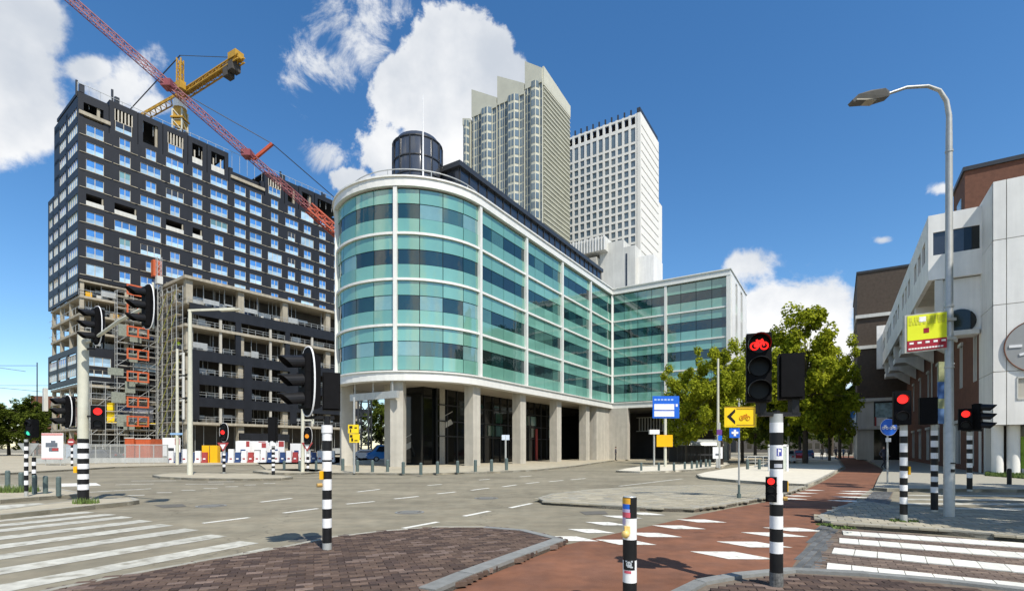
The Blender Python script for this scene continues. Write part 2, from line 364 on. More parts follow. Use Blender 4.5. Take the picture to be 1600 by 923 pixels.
g = MB(); S = 2500
g.add([(-S, -S, 0), (S, -S, 0), (S, S, 0), (-S, S, 0)], [(0, 1, 2, 3)])
ground = g.build('road', M_asph, kind='structure'); ground['label'] = 'pale grey asphalt road of the junction'

def sheet(name, poly, z, m, parent=None):
    b = MB(); b.add([(p[0], p[1], z) for p in poly], [tuple(range(len(poly)))])
    o = b.build(name, m, parent, kind='structure' if parent is None else None)
    if o.data.polygons[0].normal.z < 0: o.data.flip_normals()
    return o
def slab(name, poly, z1, m, label=None):
    b = MB(); b.prism(poly, -0.05, z1); o = b.build(name, m, kind='structure')
    if label: o['label'] = label
    return o
def kerb(parent, pts, w=0.13, z1=0.13, m=None, L=1.0, side=1, closed=False):
    """row of kerb stones along a polyline, each a piece; inner side given by side"""
    m = m or M_kerb
    pts = [Vector((p[0], p[1], 0)) for p in pts]
    if closed: pts.append(pts[0])
    for i in range(len(pts) - 1):
        a, b = pts[i], pts[i + 1]; d = (b - a); ln = d.length
        if ln < 0.05: continue
        n = max(1, round(ln / L)); dn = d.normalized(); q = Vector((-dn.y, dn.x, 0)) * side
        for k in range(n):
            p0 = a + d * (k / n) + dn * 0.006; p1 = a + d * ((k + 1) / n) - dn * 0.006
            bm = MB(); e = random.uniform(-0.003, 0.003)
            bm.prism([p0, p1, p1 + q * w, p0 + q * w], -0.04, z1 + e)
            bm.build('kerb_stone', m, parent)
def pave(parent, poly, dirv, sx, sy, z, mats, limit, name='paving_tile', joint=0.008, bond=0.5, far=None, h=0.05, jit=0.0015, weights=None):
    d = Vector((dirv[0], dirv[1])).normalized(); q = Vector((-d.y, d.x))
    us = [p[0] * d.x + p[1] * d.y for p in poly]; vs_ = [p[0] * q.x + p[1] * q.y for p in poly]
    cells = []
    j = math.floor(min(vs_) / sy)
    while j * sy < max(vs_):
        off = (j % 2) * bond * sx
        i = math.floor((min(us) - off) / sx)
        while i * sx + off < max(us):
            cu = i * sx + off + sx / 2; cv = j * sy + sy / 2
            x = cu * d.x + cv * q.x; y = cu * d.y + cv * q.y
            if inpoly(x, y, poly) and (far is None or y < far):
                cells.append((math.hypot(x, y), x, y, visible(x, y, z)))
            i += 1
        j += 1
    cells.sort(key=lambda c: (not c[3], c[0]))
    ang = math.atan2(d.y, d.x)
    base = {}
    def tilemesh(mi):
        if mi not in base:
            b = MB(); a, c, ch = sx / 2 - joint / 2, sy / 2 - joint / 2, min(0.004, h / 4)
            v = [(-a, -c, -h), (a, -c, -h), (a, c, -h), (-a, c, -h), (-a, -c, -ch), (a, -c, -ch), (a, c, -ch), (-a, c, -ch),
                 (-a + ch, -c + ch, 0), (a - ch, -c + ch, 0), (a - ch, c - ch, 0), (-a + ch, c - ch, 0)]
            f = [(8, 9, 10, 11)] + [(k, (k + 1) % 4, 4 + (k + 1) % 4, 4 + k) for k in range(4)] + [(4 + k, 4 + (k + 1) % 4, 8 + (k + 1) % 4, 8 + k) for k in range(4)]
            b.add(v, f); base[mi] = b.mesh(name, mats[mi])
        return base[mi]
    st = MB()
    for n, (dist, x, y, vis) in enumerate(cells):
        mi = random.choices(range(len(mats)), weights=weights)[0]
        zz = z + random.uniform(-jit, jit)
        if n < limit and vis:
            put(name, tilemesh(mi), parent, (x, y, zz), ang)
        else:
            M = Matrix.Translation((x, y, zz)) @ Matrix.Rotation(ang, 4, 'Z')
            a, c = sx / 2 - joint / 2, sy / 2 - joint / 2
            vv = [M @ Vector(p) for p in ((-a, -c, 0), (a, -c, 0), (a, c, 0), (-a, c, 0), (-a, -c, -h), (a, -c, -h), (a, c, -h), (-a, c, -h))]
            st.add(vv, [(0, 1, 2, 3), (4, 5, 1, 0), (5, 6, 2, 1), (6, 7, 3, 2), (7, 4, 0, 3)], mi)
    if st.v: st.build(name + '_field', mats, parent, kind='stuff')

ISL = 0.12
# brick refuge in the foreground
brk_outer = [(60, 935), (190, 908), (300, 887), (440, 862), (520, 845), (600, 835), (680, 829), (760, 829), (820, 834), (868, 846), (884, 851), (820, 876), (740, 908), (680, 935)]
bo = gp(brk_outer, 0.0)
bo = [Vector((v.x, v.y, 0)) for v in bo]
brick_island = slab('brick_refuge', bo, 0.055, M_sand, 'traffic refuge paved with dark brown bricks in the foreground')
pave(brick_island, bo, (0.93, 0.36), 0.205, 0.105, 0.09, BR, 300, name='brick', weights=[4, 3, 3, 1.2], h=0.06, jit=0.004)
kerb(brick_island, bo[10:], 0.24, 0.105, M_kerbg, side=-1)
kerb(brick_island, bo[7:11], 0.16, 0.10, M_kerbg, side=-1, L=0.8)
kerb(brick_island, bo[0:8], 0.10, 0.095, M_kerb, side=-1, L=0.9)

# red cycle path
red = gp([(660, 940), (700, 923), (820, 876), (884, 851), (925, 841), (990, 827), (1045, 815), (1095, 803), (1140, 794), (1180, 787), (1213, 780), (1238, 772), (1262, 763), (1280, 755), (1300, 744), (1322, 731), (1316, 722), (1306, 712), (1336, 712), (1380, 733), (1372, 745), (1366, 760), (1345, 774), (1325, 790), (1300, 806), (1285, 822), (1232, 897), (1150, 905), (1085, 917), (1035, 940)])
cyc = sheet('cycle_path', red, 0.004, M_red); cyc['label'] = 'red asphalt cycle path curving across the junction'

# foreground corner: kerb band and dark brick footway under the near right pole
crn = gp([(1085, 917), (1150, 905), (1232, 897), (1350, 903), (1480, 915), (1640, 934), (1640, 960), (1000, 960)])
corner = slab('brick_footway', crn, 0.06, M_sand, 'dark brick footway corner at the foot of the near signal pole')
pave(corner, gp([(1130, 925), (1240, 908), (1380, 915), (1640, 945), (1640, 1000), (1060, 1000)]), (0.96, -0.25), 0.205, 0.105, 0.095, BR, 120, name='brick', weights=[3, 3, 1, 0.3], h=0.05)
kerb(corner, [crn[i] for i in (7, 0, 1, 2, 3, 4, 5)], 0.16, 0.10, M_kerbg, side=-1)
# dark grey cobbled strip along the cycle path
dg = gp([(1281, 822), (1309, 823), (1276, 899), (1230, 897)])
dgs = sheet('cobble_strip', dg, 0.006, M_sand); dgs['label'] = 'dark grey cobble strip between the red cycle path and the zebra crossing'
pave(dgs, dg, (0.62, 0.78), 0.20, 0.10, 0.014, DG, 200, name='cobble', weights=[1, 1], h=0.012)
dg2 = gp([(1340, 791), (1362, 768), (1396, 768), (1386, 791)])
dgs2 = sheet('cobble_strip', dg2, 0.006, M_sand); dgs2['label'] = 'dark grey cobble strip beyond the tiled corner island'
pave(dgs2, dg2, (0.62, 0.78), 0.20, 0.10, 0.014, DG, 160, name='cobble', weights=[1, 1], h=0.012)

# clinker carriageway with zebra crossing of white pavers
D2 = Vector((0.87, -0.5, 0)).normalized(); Q2 = Vector((0.5, 0.87, 0)).normalized()
cl = gp([(1309, 823), (1335, 828), (1450, 836), (1640, 853), (1640, 938), (1480, 915), (1350, 903), (1276, 899)])
cls = sheet('clinker_road', cl, 0.006, M_sand); cls['label'] = 'brown clinker carriageway carrying the zebra crossing of white pavers'
stripes = [((1316.5, 833), (1600, 853)), ((1311, 845), (1600, 869)), ((1301, 861), (1600, 891)), ((1291.5, 886.5), (1600, 920))]
wide = []
for (a, b) in stripes:
    A = G(*a); B = G(*b); d = (B - A).normalized(); q = Vector((-d.y, d.x, 0)); wide.append((A, A + d * ((B - A).length + 1.2), d, q))
hw = 0.27
def on_stripe(x, y):
    for (A, B, d, q) in wide:
        w = Vector((x, y, 0)) - A
        if -0.02 < w.dot(d) and abs(w.dot(q)) < hw + 0.05: return True
    return False
# brown clinkers between the stripes
cells = MB(); cnt = 0
ang = math.atan2(D2.y, D2.x)
bmesh_c = {}
xs = []
for i in range(-60, 90):
    for j in range(-60, 160):
        u_ = i * 0.205 + (j % 2) * 0.1; v_ = j * 0.105
        p = D2 * u_ + Q2 * v_
        if inpoly(p.x, p.y, cl) and not on_stripe(p.x, p.y): xs.append((p.length, p.x, p.y))
xs.sort()
for n, (dd, x, y) in enumerate(xs):
    mi = random.randint(0, 1)
    if n < 260:
        if mi not in bmesh_c:
            bmesh_c[mi] = MB().box(-.098, .098, -.048, .048, -.01, 0).mesh('brick', CB[mi])
        put('brick', bmesh_c[mi], cls, (x, y, 0.016 + random.uniform(-.002, .002)), ang)
    else:
        cells.box(-.098, .098, -.048, .048, 0.006, 0.016, Matrix.Translation((x, y, 0)) @ Matrix.Rotation(ang, 4, 'Z'), mi)
cells.build('brick_field', CB, cls, kind='stuff')
zeb = MB().box(-.01, .01, -.01, .01, 0, 0.005).build('zebra_crossing', M_sand, kind='structure')
zeb.location = wide[2][0]; zeb['label'] = 'zebra crossing laid in large white pavers'
wt = MB().box(-.145, .145, -hw, hw, -.015, 0).mesh('white_paver', M_wtile)
for (A, B, d, q) in wide:
    n = int((B - A).length / 0.30)
    for k in range(n):
        p = A + d * (0.15 + 0.30 * k)
        put('white_paver', wt, zeb, (p.x - zeb.location.x, p.y - zeb.location.y, 0.024 + random.uniform(-.0015, .0015)), math.atan2(d.y, d.x) + random.uniform(-.006, .006))

# tiled corner island on the right
ri = gp([(1277, 813), (1288, 821), (1330, 826), (1460, 834), (1660, 852), (1660, 806), (1480, 801), (1400, 796), (1345, 787), (1312, 797)])
rs = slab('tiled_island', ri, 0.085, M_sand, 'beige tiled corner island with the tall lamp post standing on it')
pave(rs, ri, (0.87, -0.5), 0.30, 0.30, ISL - 0.01, [M_tile, M_tile2], 280, name='paving_tile', weights=[3, 1], joint=0.012, h=0.04, jit=0.003)
kerb(rs, ri, 0.12, ISL, M_kerb, side=1 if sum(ri[i].x * ri[(i + 1) % len(ri)].y - ri[(i + 1) % len(ri)].x * ri[i].y for i in range(len(ri))) > 0 else -1, closed=True)

# mid traffic island
mi_ = gp([(840, 783), (850, 788), (1000, 798), (1085, 800), (1130, 794), (1205, 780), (1238, 771), (1258, 763), (1190, 762), (1100, 761), (1000, 764), (920, 769), (862, 776)])
ms = slab('traffic_island', mi_, 0.085, M_sand, 'long beige tiled traffic island in the middle of the junction')
pave(ms, mi_, (0.87, -0.5), 0.30, 0.30, ISL - 0.01, [M_tile, M_tile2], 300, weights=[3, 1], joint=0.012, h=0.04, jit=0.003)
def sgn(p): return 1 if sum(p[i].x * p[(i + 1) % len(p)].y - p[(i + 1) % len(p)].x * p[i].y for i in range(len(p))) > 0 else -1
kerb(ms, mi_, 0.12, ISL, M_kerb, side=sgn(mi_), closed=True)
# pale island behind it and the pavement along the side street
pi = gp([(1088, 744), (1094, 748), (1150, 753.5), (1210, 758), (1262, 760.5), (1282, 752), (1298, 743), (1318, 731), (1312, 722), (1302, 712), (1298, 708), (1240, 708), (1232, 716), (1180, 728), (1130, 735), (1102, 740)])
ps = slab('side_street_pavement', pi, ISL, M_pale, 'pale pavement reaching into the tree lined side street')
kerb(ps, pi[0:9], 0.14, ISL + 0.01, M_kerb, side=sgn(pi), L=1.5)
bi = gp([(962, 737.5), (1000, 739), (1040, 738), (1085, 735.5), (1125, 731), (1140, 727), (1135, 722), (1100, 723), (1000, 730), (975, 734)])
bs_ = slab('bollard_island', bi, ISL, M_pale, 'pale island edged with bollards beside the blue direction sign')
kerb(bs_, bi, 0.14, ISL + 0.01, M_kerb, side=sgn(bi), L=1.5, closed=True)
# pavement round the glass office building
gpv = gp([(418, 736.5), (520, 741), (655, 742), (760, 739.5), (840, 735.5), (900, 729), (935, 723.5), (965, 719)]) + [Vector((38, 80, 0)), Vector((60, 110, 0)), Vector((20, 125, 0)), Vector((-40, 90, 0)), Vector((-30, 60, 0))]
gps = slab('arcade_pavement', gpv, ISL, M_pave, 'sandy pavement round the foot of the glass office building')
kerb(gps, gpv[0:8], 0.14, ISL + 0.01, M_kerb, side=sgn(gpv), L=1.5)
# pavement right side of the street
rp = gp([(1366, 766), (1386, 767.5), (1480, 768), (1700, 770)]) + [Vector((120, 30, 0)), Vector((150, 150, 0)), Vector((105, 150, 0)), G(1338, 710.5), G(1382, 733), G(1374, 746)]
rps = slab('shopfront_pavement', rp, ISL, M_tile2, 'shaded grey pavement in front of the brown brick building')
kerb(rps, rp[0:4], 0.14, ISL + 0.01, M_kerb, side=sgn(rp), L=1.2)
# shaded side road with worn stripes
for k, (y0, y1) in enumerate([(772.6, 774.4), (778.5, 781), (785, 788), (792.5, 796)]):
    if k == 0:
        zr = MB().box(-.01, .01, -.01, .01, 0, 0.003).build('worn_zebra_crossing', M_asph, kind='structure'); zr['label'] = 'worn zebra crossing on the shaded side road'
    pts = [G(1408 - 4 * k, y0), G(1700, y0 + 1.5), G(1700, y1 + 1.5), G(1400 - 4 * k + 20, y1)]
    sheet('stripe', pts, 0.006, M_zebra, zr)
# islands at left
def isl(name, pts, label, m=M_pave, z=ISL):
    p = gp(pts); o = slab(name, p, z, m, label); kerb(o, p, 0.13, z + 0.01, M_kerb, side=sgn(p), closed=True, L=1.2); return o
isl('refuge_island', [(-80, 822), (0, 812), (80, 803), (150, 795), (200, 790), (218, 787), (208, 783), (120, 787), (50, 796), (0, 803), (-80, 812)], 'narrow kerbed refuge carrying the thick striped signal mast')
isl('footway_corner', [(-200, 800), (-60, 792), (0, 786.5), (60, 781.5), (122, 777), (126, 774), (100, 769), (60, 765), (0, 760), (-120, 752), (-260, 752)], 'beige footway corner lined with dark bollards')
isl('median_island', [(238, 745), (250, 747.5), (300, 750), (380, 751), (440, 750), (458, 748), (440, 745.5), (400, 743), (300, 741.5), (260, 742)], 'low beige median carrying the pale lamp post')
isl('cabinet_island', [(395, 738), (420, 741), (470, 741.5), (500, 739), (505, 736), (480, 734), (420, 735)], 'small verge island with two signal poles')
fp = gp([(-600, 742), (-100, 744), (0, 742), (100, 736), (180, 731), (262, 728.5), (400, 727), (520, 726)]) + [Vector((-20, 62, 0)), Vector((-20, 180, 0)), Vector((-300, 180, 0)), Vector((-120, 60, 0))]
fps = slab('building_site_pavement', fp, ISL, M_pave, 'sandy pavement in front of the building site fence')
kerb(fps, fp[1:8], 0.14, ISL + 0.01, M_kerb, side=sgn(fp), L=2.0)

# big zebra crossing at left, painted on asphalt
tips = [(140, 799.5), (173, 803), (199, 807), (229, 813), (261, 819.5), (300, 826.5), (343, 836), (390, 846.5), (437, 857)]
zl = MB().box(-.01, .01, -.01, .01, 0, 0.003).build('wide_zebra_crossing', M_asph, kind='structure'); zl['label'] = 'wide zebra crossing with long worn white stripes'
vpd = Vector((372 / 800, 1, 0)).normalized()
for k, t in enumerate(tips):
    A = G(*t); q = Vector((vpd.y, -vpd.x, 0))
    w = 0.25 if k < 8 else 0.28
    pts = [A - q * w, A + q * w, A + q * w - vpd * 5.6, A - q * w - vpd * 5.6]
    sheet('stripe', pts, 0.005, M_zebra, zl)
sheet('stripe', gp([(-60, 800), (0, 797), (60, 792), (92, 788.5), (60, 785.5), (0, 789), (-60, 792)]), 0.005, M_zebra, zl)

# lane dashes
dl = MB().box(-.01, .01, -.01, .01, 0, 0.003).build('lane_markings', M_asph, kind='structure'); dl['label'] = 'broken white lane lines across the junction'
dashes = [((317, 817), (390, 808)), ((443, 801), (497, 794)), ((407, 784), (456, 778)), ((541, 787), (585, 783)), ((558, 768), (593, 764)), ((630, 825), (684, 815)), ((725, 806), (765, 798)), ((797, 793), (830, 786)),
          ((616, 779), (654, 775)), ((683, 771), (712, 768)), ((736, 765.5), (764, 762)), ((785, 760), (807, 757)), ((822, 755), (842, 753)), ((858, 752), (880, 750)), ((668, 758), (690, 756)), ((748, 749.5), (765, 748.2)), ((812, 744.5), (830, 743)), ((892, 749), (915, 747)),
          ((283, 765.5), (305, 765.3)), ((318, 762.7), (340, 762.5)), ((352, 760), (372, 759.7)), ((382, 757.3), (400, 757)), ((412, 754.7), (430, 754.5)), ((200, 773.5), (226, 773)), ((245, 769.3), (268, 769)), ((205, 751), (275, 750.5)), ((325, 752.5), (366, 752)), ((180, 757), (240, 755.5)), ((140, 768.5), (236, 763)), ((290, 756), (350, 755.5)), ((368, 733), (390, 732.8)), ((398, 733), (415, 732.8))]
for (a, b) in dashes:
    A = G(*a); B = G(*b); d = (B - A).normalized(); q = Vector((-d.y, d.x, 0)) * 0.075
    sheet('dash', [A - q, B - q, B + q, A + q], 0.005, M_line, dl)
A = G(968, 759); B = G(1066, 747.5); d = (B - A).normalized(); q = Vector((-d.y, d.x, 0)) * 0.1
sheet('dash', [A - q, B - q, B + q, A + q], 0.005, M_zebra, dl)
sheet('dash', gp([(96, 755), (150, 754), (158, 758), (96, 760)]), 0.005, M_line, dl)

# block marking of the cycle crossing
bl = MB().box(-.01, .01, -.01, .01, 0, 0.003).build('cycle_crossing_blocks', M_asph, kind='structure'); bl['label'] = 'white block marking on both sides of the red cycle crossing'
def block(c, w, dep, ax=(1, -0.03), ay=(-0.55, 0.83), z=0.009):
    c = G(*c); a = Vector((ax[0], ax[1], 0)).normalized() * w / 2; b = Vector((ay[0], ay[1], 0)).normalized() * dep / 2
    sheet('block', [c - a - b, c + a - b, c + a + b, c - a + b], z, M_line, bl)
for c in [(894, 841.5), (923, 829.5), (948, 818), (972, 807.5), (1008, 802.5)]: block(c, 0.56, 0.62)
for c in [(977, 847), (1020, 835.5), (1060, 823.5), (1095.6, 813.6)]: block(c, 0.66, 0.60)
block((1143, 867.5), 0.72, 0.70); block((1177, 850.5), 0.72, 0.66); block((1209, 835), 0.72, 0.62); block((1240, 827), 0.72, 0.6)
for c in [(1236, 779), (1244, 774.5), (1256, 770), (1268, 765.5)]: block(c, 0.62, 0.5)
for c in [(1327, 782.5), (1331, 776.5), (1336, 771), (1340, 767.5)]: block(c, 0.85, 0.55)
# repairs, a cast shadow painted as a dark strip, and manhole covers
for k, pts in enumerate([[(449, 846), (470, 838), (505, 836), (508, 842), (490, 847)], [(240, 789), (285, 787), (292, 791), (255, 793)], [(905, 799), (945, 798), (950, 803), (915, 804)], [(1040, 768), (1112, 770), (1100, 772), (1035, 770.5)]]):
    o = sheet('repair_and_shadow_patch', gp(pts), 0.007, M_patch); o['label'] = ['dark asphalt repair beside the striped pole on the brick refuge', 'dark manhole patch near the lane dashes at left', 'dark patch near the middle traffic island', 'painted shadow strip on the asphalt beyond the middle island'][k]

for (px, py, r, lab) in ((640, 800, .32, 'round manhole cover left of the lane dash'), (330, 790, .34, 'round manhole cover before the left lane dashes'), (760, 778, .34, 'round manhole cover in the middle of the junction')):
    c = G(px, py); t = thing('manhole_cover', lab, 'manhole cover', (c.x, c.y, .004))
    MB().cyl((0, 0, 0), (0, 0, .006), r + .07, n=28).build('frame', M_kerbg, t); MB().cyl((0, 0, .006), (0, 0, .010), r, n=28).build('lid', M_patch, t)
    q = MB()
    for i in range(-2, 3): q.box(-r * .7, r * .7, i * r * .3 - .02, i * r * .3 + .02, .010, .014)
    q.build('ribs', M_kerbg, t)
# short weeds at the feet of posts
def weeds(px, py, r, n, label, h=0.10, z=ISL):
    b = MB(); c = G(px, py, z)
    for i in range(n):
        a = random.uniform(0, 6.28); rr = r * math.sqrt(random.random()); x = c.x + rr * math.cos(a) * 1.6; y = c.y + rr * math.sin(a); t = random.uniform(0, 6.28); hh = h * random.uniform(.4, 1.2)
        b.add([(x - .02 * math.cos(t), y - .02 * math.sin(t), z - .01), (x + .02 * math.cos(t), y + .02 * math.sin(t), z - .01), (x + random.uniform(-.05, .05), y + random.uniform(-.05, .05), z + hh)], [(0, 1, 2)])
    o = b.build('weeds', M_grass, kind='stuff'); tag(o, label, 'weeds')
weeds(134, 786, 0.22, 160, 'green weeds round the foot of the thick striped mast', 0.16)
weeds(27, 768, 0.45, 420, 'clump of weeds among the dark bollards', 0.26)
weeds(1412, 813, 0.18, 160, 'green weeds round the pole on the tiled island', 0.04)
weeds(1288, 819, 0.10, 120, 'weeds in the kerb joint at the tiled island tip', 0.03)
weeds(1318, 824, 0.14, 120, 'weeds in the kerb joint beside the white pavers', 0.03)
gr = MB()
for i in range(9000):
    t = random.random(); px = 1540 + 130 * random.random(); py = 740 + 10 * random.random() * (0.3 + (px - 1540) / 130)
    c = G(px, py, ISL); t = random.uniform(0, 6.28); h = random.uniform(.05, .22)
    gr.add([(c.x - .04 * math.cos(t), c.y - .04 * math.sin(t), ISL - .01), (c.x + .04 * math.cos(t), c.y + .04 * math.sin(t), ISL - .01), (c.x + random.uniform(-.08, .08), c.y, ISL + h)], [(0, 1, 2)])
o = gr.build('grass', M_grass, kind='stuff'); tag(o, 'rough strip of grass below the white panelled building', 'grass')
# ================================================================ GLASS OFFICE BUILDING
UA = math.atan2(0.844, 0.537)
gb = thing('glass_office_building', 'office building of teal and dark glass with rounded corner on a concrete arcade', 'office building', (-2.99, 46.5, 0), UA)
NR = 7.5; ZB = 8.19; FH = 3.85; XE = 32.1; WE = -15.7; ZT = ZB + 4 * FH
A0, A1 = R(-90), R(-273)
def nose(off, n=30, a0=A0, a1=A1):
    return [Vector(((NR + off) * math.cos(a0 + (a1 - a0) * i / n), NR + (NR + off) * math.sin(a0 + (a1 - a0) * i / n), 0)) for i in range(n + 1)]
def outline(off):
    p = nose(off)[::-1]
    return p + [Vector((XE - off, -off, 0)), Vector((XE - off, WE - off, 0)), Vector((XE + 13, WE - off, 0))]
def band(name, o0, o1, z0, z1, m, parent=gb):
    return MB().strip(outline(o1), outline(o0), z0, z1).build(name, m, parent, smooth=False)
band('fascia', -0.6, 0.30, ZB - 0.82, ZB - 0.12, M_band)
band('fascia', -0.6, 0.42, ZB - 0.12, ZB, M_band)
band('roof_fascia', -0.6, 0.34, ZT + 0.02, ZT + 0.72, M_band)
band('roof_fascia', -0.6, 0.46, ZT + 0.72, ZT + 0.86, M_band)
for k in range(1, 4): band('floor_band', -0.3, 0.18, ZB + k * FH - 0.10, ZB + k * FH + 0.10, M_band)
band('backing_wall', -0.6, -0.16, ZB + 0.001, ZT + 0.015, M_dkmet)
# roof and soffit sheets
full = nose(-0.3)[::-1] + [Vector((XE + .3, .3, 0)), Vector((XE + 0.3, WE + .3, 0)), Vector((XE + 12.8, WE + .3, 0)), Vector((XE + 12.8, 15, 0))]
MB().prism(full, ZT + 0.3, ZT + 0.5).build('roof', M_pconc, gb)
MB().prism(full, ZB - 0.6, ZB - 0.45).build('soffit', M_soff, gb)
MB().box(-0.5, XE + 13, 14.6, 15, ZB, ZT + .5).box(XE + 12.6, XE + 13, WE - .3, 15, ZB - .8, ZT + .86).build('back_wall', M_pconc, gb)
# panels
HB = [(0.10, 1.30, 'spandrel_panel'), (1.30, 2.53, 'window_pane'), (2.53, 3.75, 'spandrel_panel')]
pcache = {}
def flatpanel(w, h, nm, m):
    k = (round(w, 3), round(h, 3), nm, m.name)
    if k not in pcache:
        r = 0.0 if nm == 'spandrel_panel' else -0.05
        pcache[k] = MB().box(0.03, w - 0.03, 0.0 - r, 0.10 - r, 0.02, h - 0.02).mesh(nm, m)
    return pcache[k]
def curvpanel(da, h, nm, m):
    k = ('c', round(da, 4), round(h, 3), nm, m.name)
    if k not in pcache:
        r = NR if nm == 'spandrel_panel' else NR - 0.05
        n = 4; e = 0.03 / NR
        an = [-(e + (da - 2 * e) * i / n) for i in range(n + 1)]
        me = MB().strip([(r * math.cos(a), r * math.sin(a)) for a in an][::-1], [((r - .1) * math.cos(a), (r - .1) * math.sin(a)) for a in an][::-1], 0.02, h - 0.02).mesh(nm, m)
        me.polygons.foreach_set('use_smooth', [True] * len(me.polygons))
        try: me.set_sharp_from_angle(angle=R(38))
        except Exception: pass
        pcache[k] = me
    return pcache[k]
def pickwin(seg, i, fl):
    x = random.random()
    if seg == 'nose': return M_win if x < .60 else (M_winb if x < .82 else M_wing)
    return M_win if x < .82 else (M_wing if x < .95 else M_winb)
bays = [0, 8.15, 16.35, 24.55, XE]
for fl in range(4):
    z = ZB + fl * FH
    for b0 in range(3):
        for i in range(4):
            da = R(61.0) / 4
            a = A0 - (b0 * 4 + i) * da
            for (h0, h1, nm) in HB:
                m = (M_teal if random.random() < .7 else M_teal2) if nm == 'spandrel_panel' else pickwin('nose', i, fl)
                put(nm, curvpanel(da, h1 - h0, nm, m), gb, (0, NR, z + h0), a)
    for b0 in range(4):
        w = (bays[b0 + 1] - bays[b0]) / 4
        for i in range(4):
            for (h0, h1, nm) in HB:
                m = (M_teal if random.random() < .75 else M_teal2) if nm == 'spandrel_panel' else pickwin('s', i, fl)
                put(nm, flatpanel(w, h1 - h0, nm, m), gb, (bays[b0] + i * w, 0, z + h0), 0)
    for b0 in range(2):
        w = 15.7 / 8
        for i in range(4):
            for (h0, h1, nm) in HB:
                m = (M_teal if random.random() < .75 else M_teal2) if nm == 'spandrel_panel' else pickwin('w', i, fl)
                o = put(nm, flatpanel(w, h1 - h0, nm, m), gb, (XE, -(b0 * 4 + i) * w, z + h0), R(-90))
# white fins between the bays
fin = MB().box(-.16, .16, -.27, .06, 0, 4 * FH).mesh('fin', M_band)
for x in bays[:-1] : put('fin', fin, gb, (x, 0, ZB))
for k in range(1, 4):
    a = A0 - k * R(61.0)
    put('fin', fin, gb, (NR * math.cos(a), NR + NR * math.sin(a), ZB), a + R(90))
put('fin', fin, gb, (XE - .05, -.12, ZB), R(-45)); put('fin', fin, gb, (XE, -7.85, ZB), R(-90)); 
MB().box(XE - .30, XE + .3, WE - .34, WE + .15, ZB - .1, ZT + .1).build('end_pier', M_band, gb)
# wing end wall with slit windows
for (x0, x1) in ((XE + .3, XE + 3.0), (XE + 4.6, XE + 7.2), (XE + 9.0, XE + 13.0)):
    MB().box(x0, x1, WE - .42, WE + .2, ZB - .1, ZT + .1).build('end_wall', M_wpan, gb)
for fl in range(4):
    for (x0, x1) in ((XE + 3.0, XE + 4.6), (XE + 7.2, XE + 9.0)):
        z = ZB + fl * FH
        MB().box(x0 + .02, x1 - .02, WE - .1, WE + .1, z + 1.2, z + 3.6).build('window_pane', M_win, gb)
        MB().box(x0 + .02, x1 - .02, WE - .16, WE + .1, z - .1, z + 1.18).build('spandrel_panel', M_teal, gb)
# arcade columns
cm = MB().box(-.55, .55, -.5, .5, 0, ZB - .8)
for z in (1.55, 3.0, 4.5, 6.0): pass
colm = cm.mesh('column', M_conc)
for x in bays[:-1]: put('column', colm, gb, (x, .75, ISL))
for k in (1, 2):
    a = A0 - k * R(61.0); r = NR - .75
    put('column', colm, gb, (r * math.cos(a), NR + r * math.sin(a), ISL), a + R(90))
inner = MB().box(-.4, .4, -.4, .4, 0, ZB - .5).mesh('inner_column', M_conc)
for (x, y) in ((-3.6, 7.5), (1.5, 6.0), (9.5, 6.4)): put('inner_column', inner, gb, (x, y, ISL))
# joint grooves of the columns: thin dark collars
# lobby walls of dark glass, with frames
lob = MB().box(0.6, XE + 6, 5.6, 9.0, ISL, ZB - .6).build('lobby_wall', M_lobby, gb)
fr = MB()
x = 0.6
while x < 27:
    fr.box(x - .05, x + .05, 5.48, 5.6, ISL, ZB - .62); x += 1.6
for z in (2.9, 4.4, 6.0): fr.box(0.6, 27, 5.50, 5.6, z - .05, z + .05)
fr.build('lobby_frames', M_dkmet, gb, kind='stuff')
for i in range(26):
    x = random.choice([9.2, 10.8, 12.4, 15.5, 17.1, 18.7, 22, 23.6]) ; z = random.choice([3.0, 4.5])
    if i < 10: MB().box(x + .1, x + 1.3, 5.5, 5.58, z + .1, z + 1.25).build('lobby_pane', M_wing if i % 3 else M_winb, gb)
# stair behind the rounded corner
st = MB(); st.bar((-2.6, 8.5, 1.0), (2.6, 5.3, 4.4), .12, .5); st.bar((-2.6, 8.4, 2.0), (2.6, 5.2, 5.4), .06, .06)
st.build('stair_flight', M_conc, gb)
MB().box(-1.0, 0.5, 5.8, 8.6, ISL, ZB - .6).build('core_wall', M_lobby, gb)
rd = MB().box(19.7, 20.1, 5.3, 5.45, ISL, 4.2).build('red_door_frame', M_redp, gb)
MB().box(-6.9, -6.6, 3.4, 9.2, 5.9, 6.5).build('sign_beam', M_galv, gb)
for y in (4, 6.3, 8.6): MB().box(-6.8, -6.7, y, y + .1, 6.5, 7.5).build('beam_hanger', M_galv, gb)
# stone wall under the inner corner
MB().box(27.2, XE + .55, .15, 1.2, ISL, ZB - .82).box(XE - .45, XE + .55, -2.6, .15, ISL, ZB - .82).build('stone_wall', M_conc, gb)
MB().box(XE + 11.5, XE + 12.4, -14, 8, ISL, ZB - .82).build('underpass_wall', M_concd, gb)
lv = MB()
for i in range(26): lv.box(XE + 8.0, XE + 8.15, -12.8 + i * .45, -12.65 + i * .45, 4.4, 6.4)
lv.box(XE + 7.95, XE + 8.2, -13, -1, 4.3, 4.42).box(XE + 7.95, XE + 8.2, -13, -1, 6.4, 6.5); lv.build('louvre_screen', M_pconc, gb)
MB().box(XE + 1.2, XE + 2.8, WE + .3, WE + 1.8, ISL, ZB - .82).build('end_column', M_conc, gb)
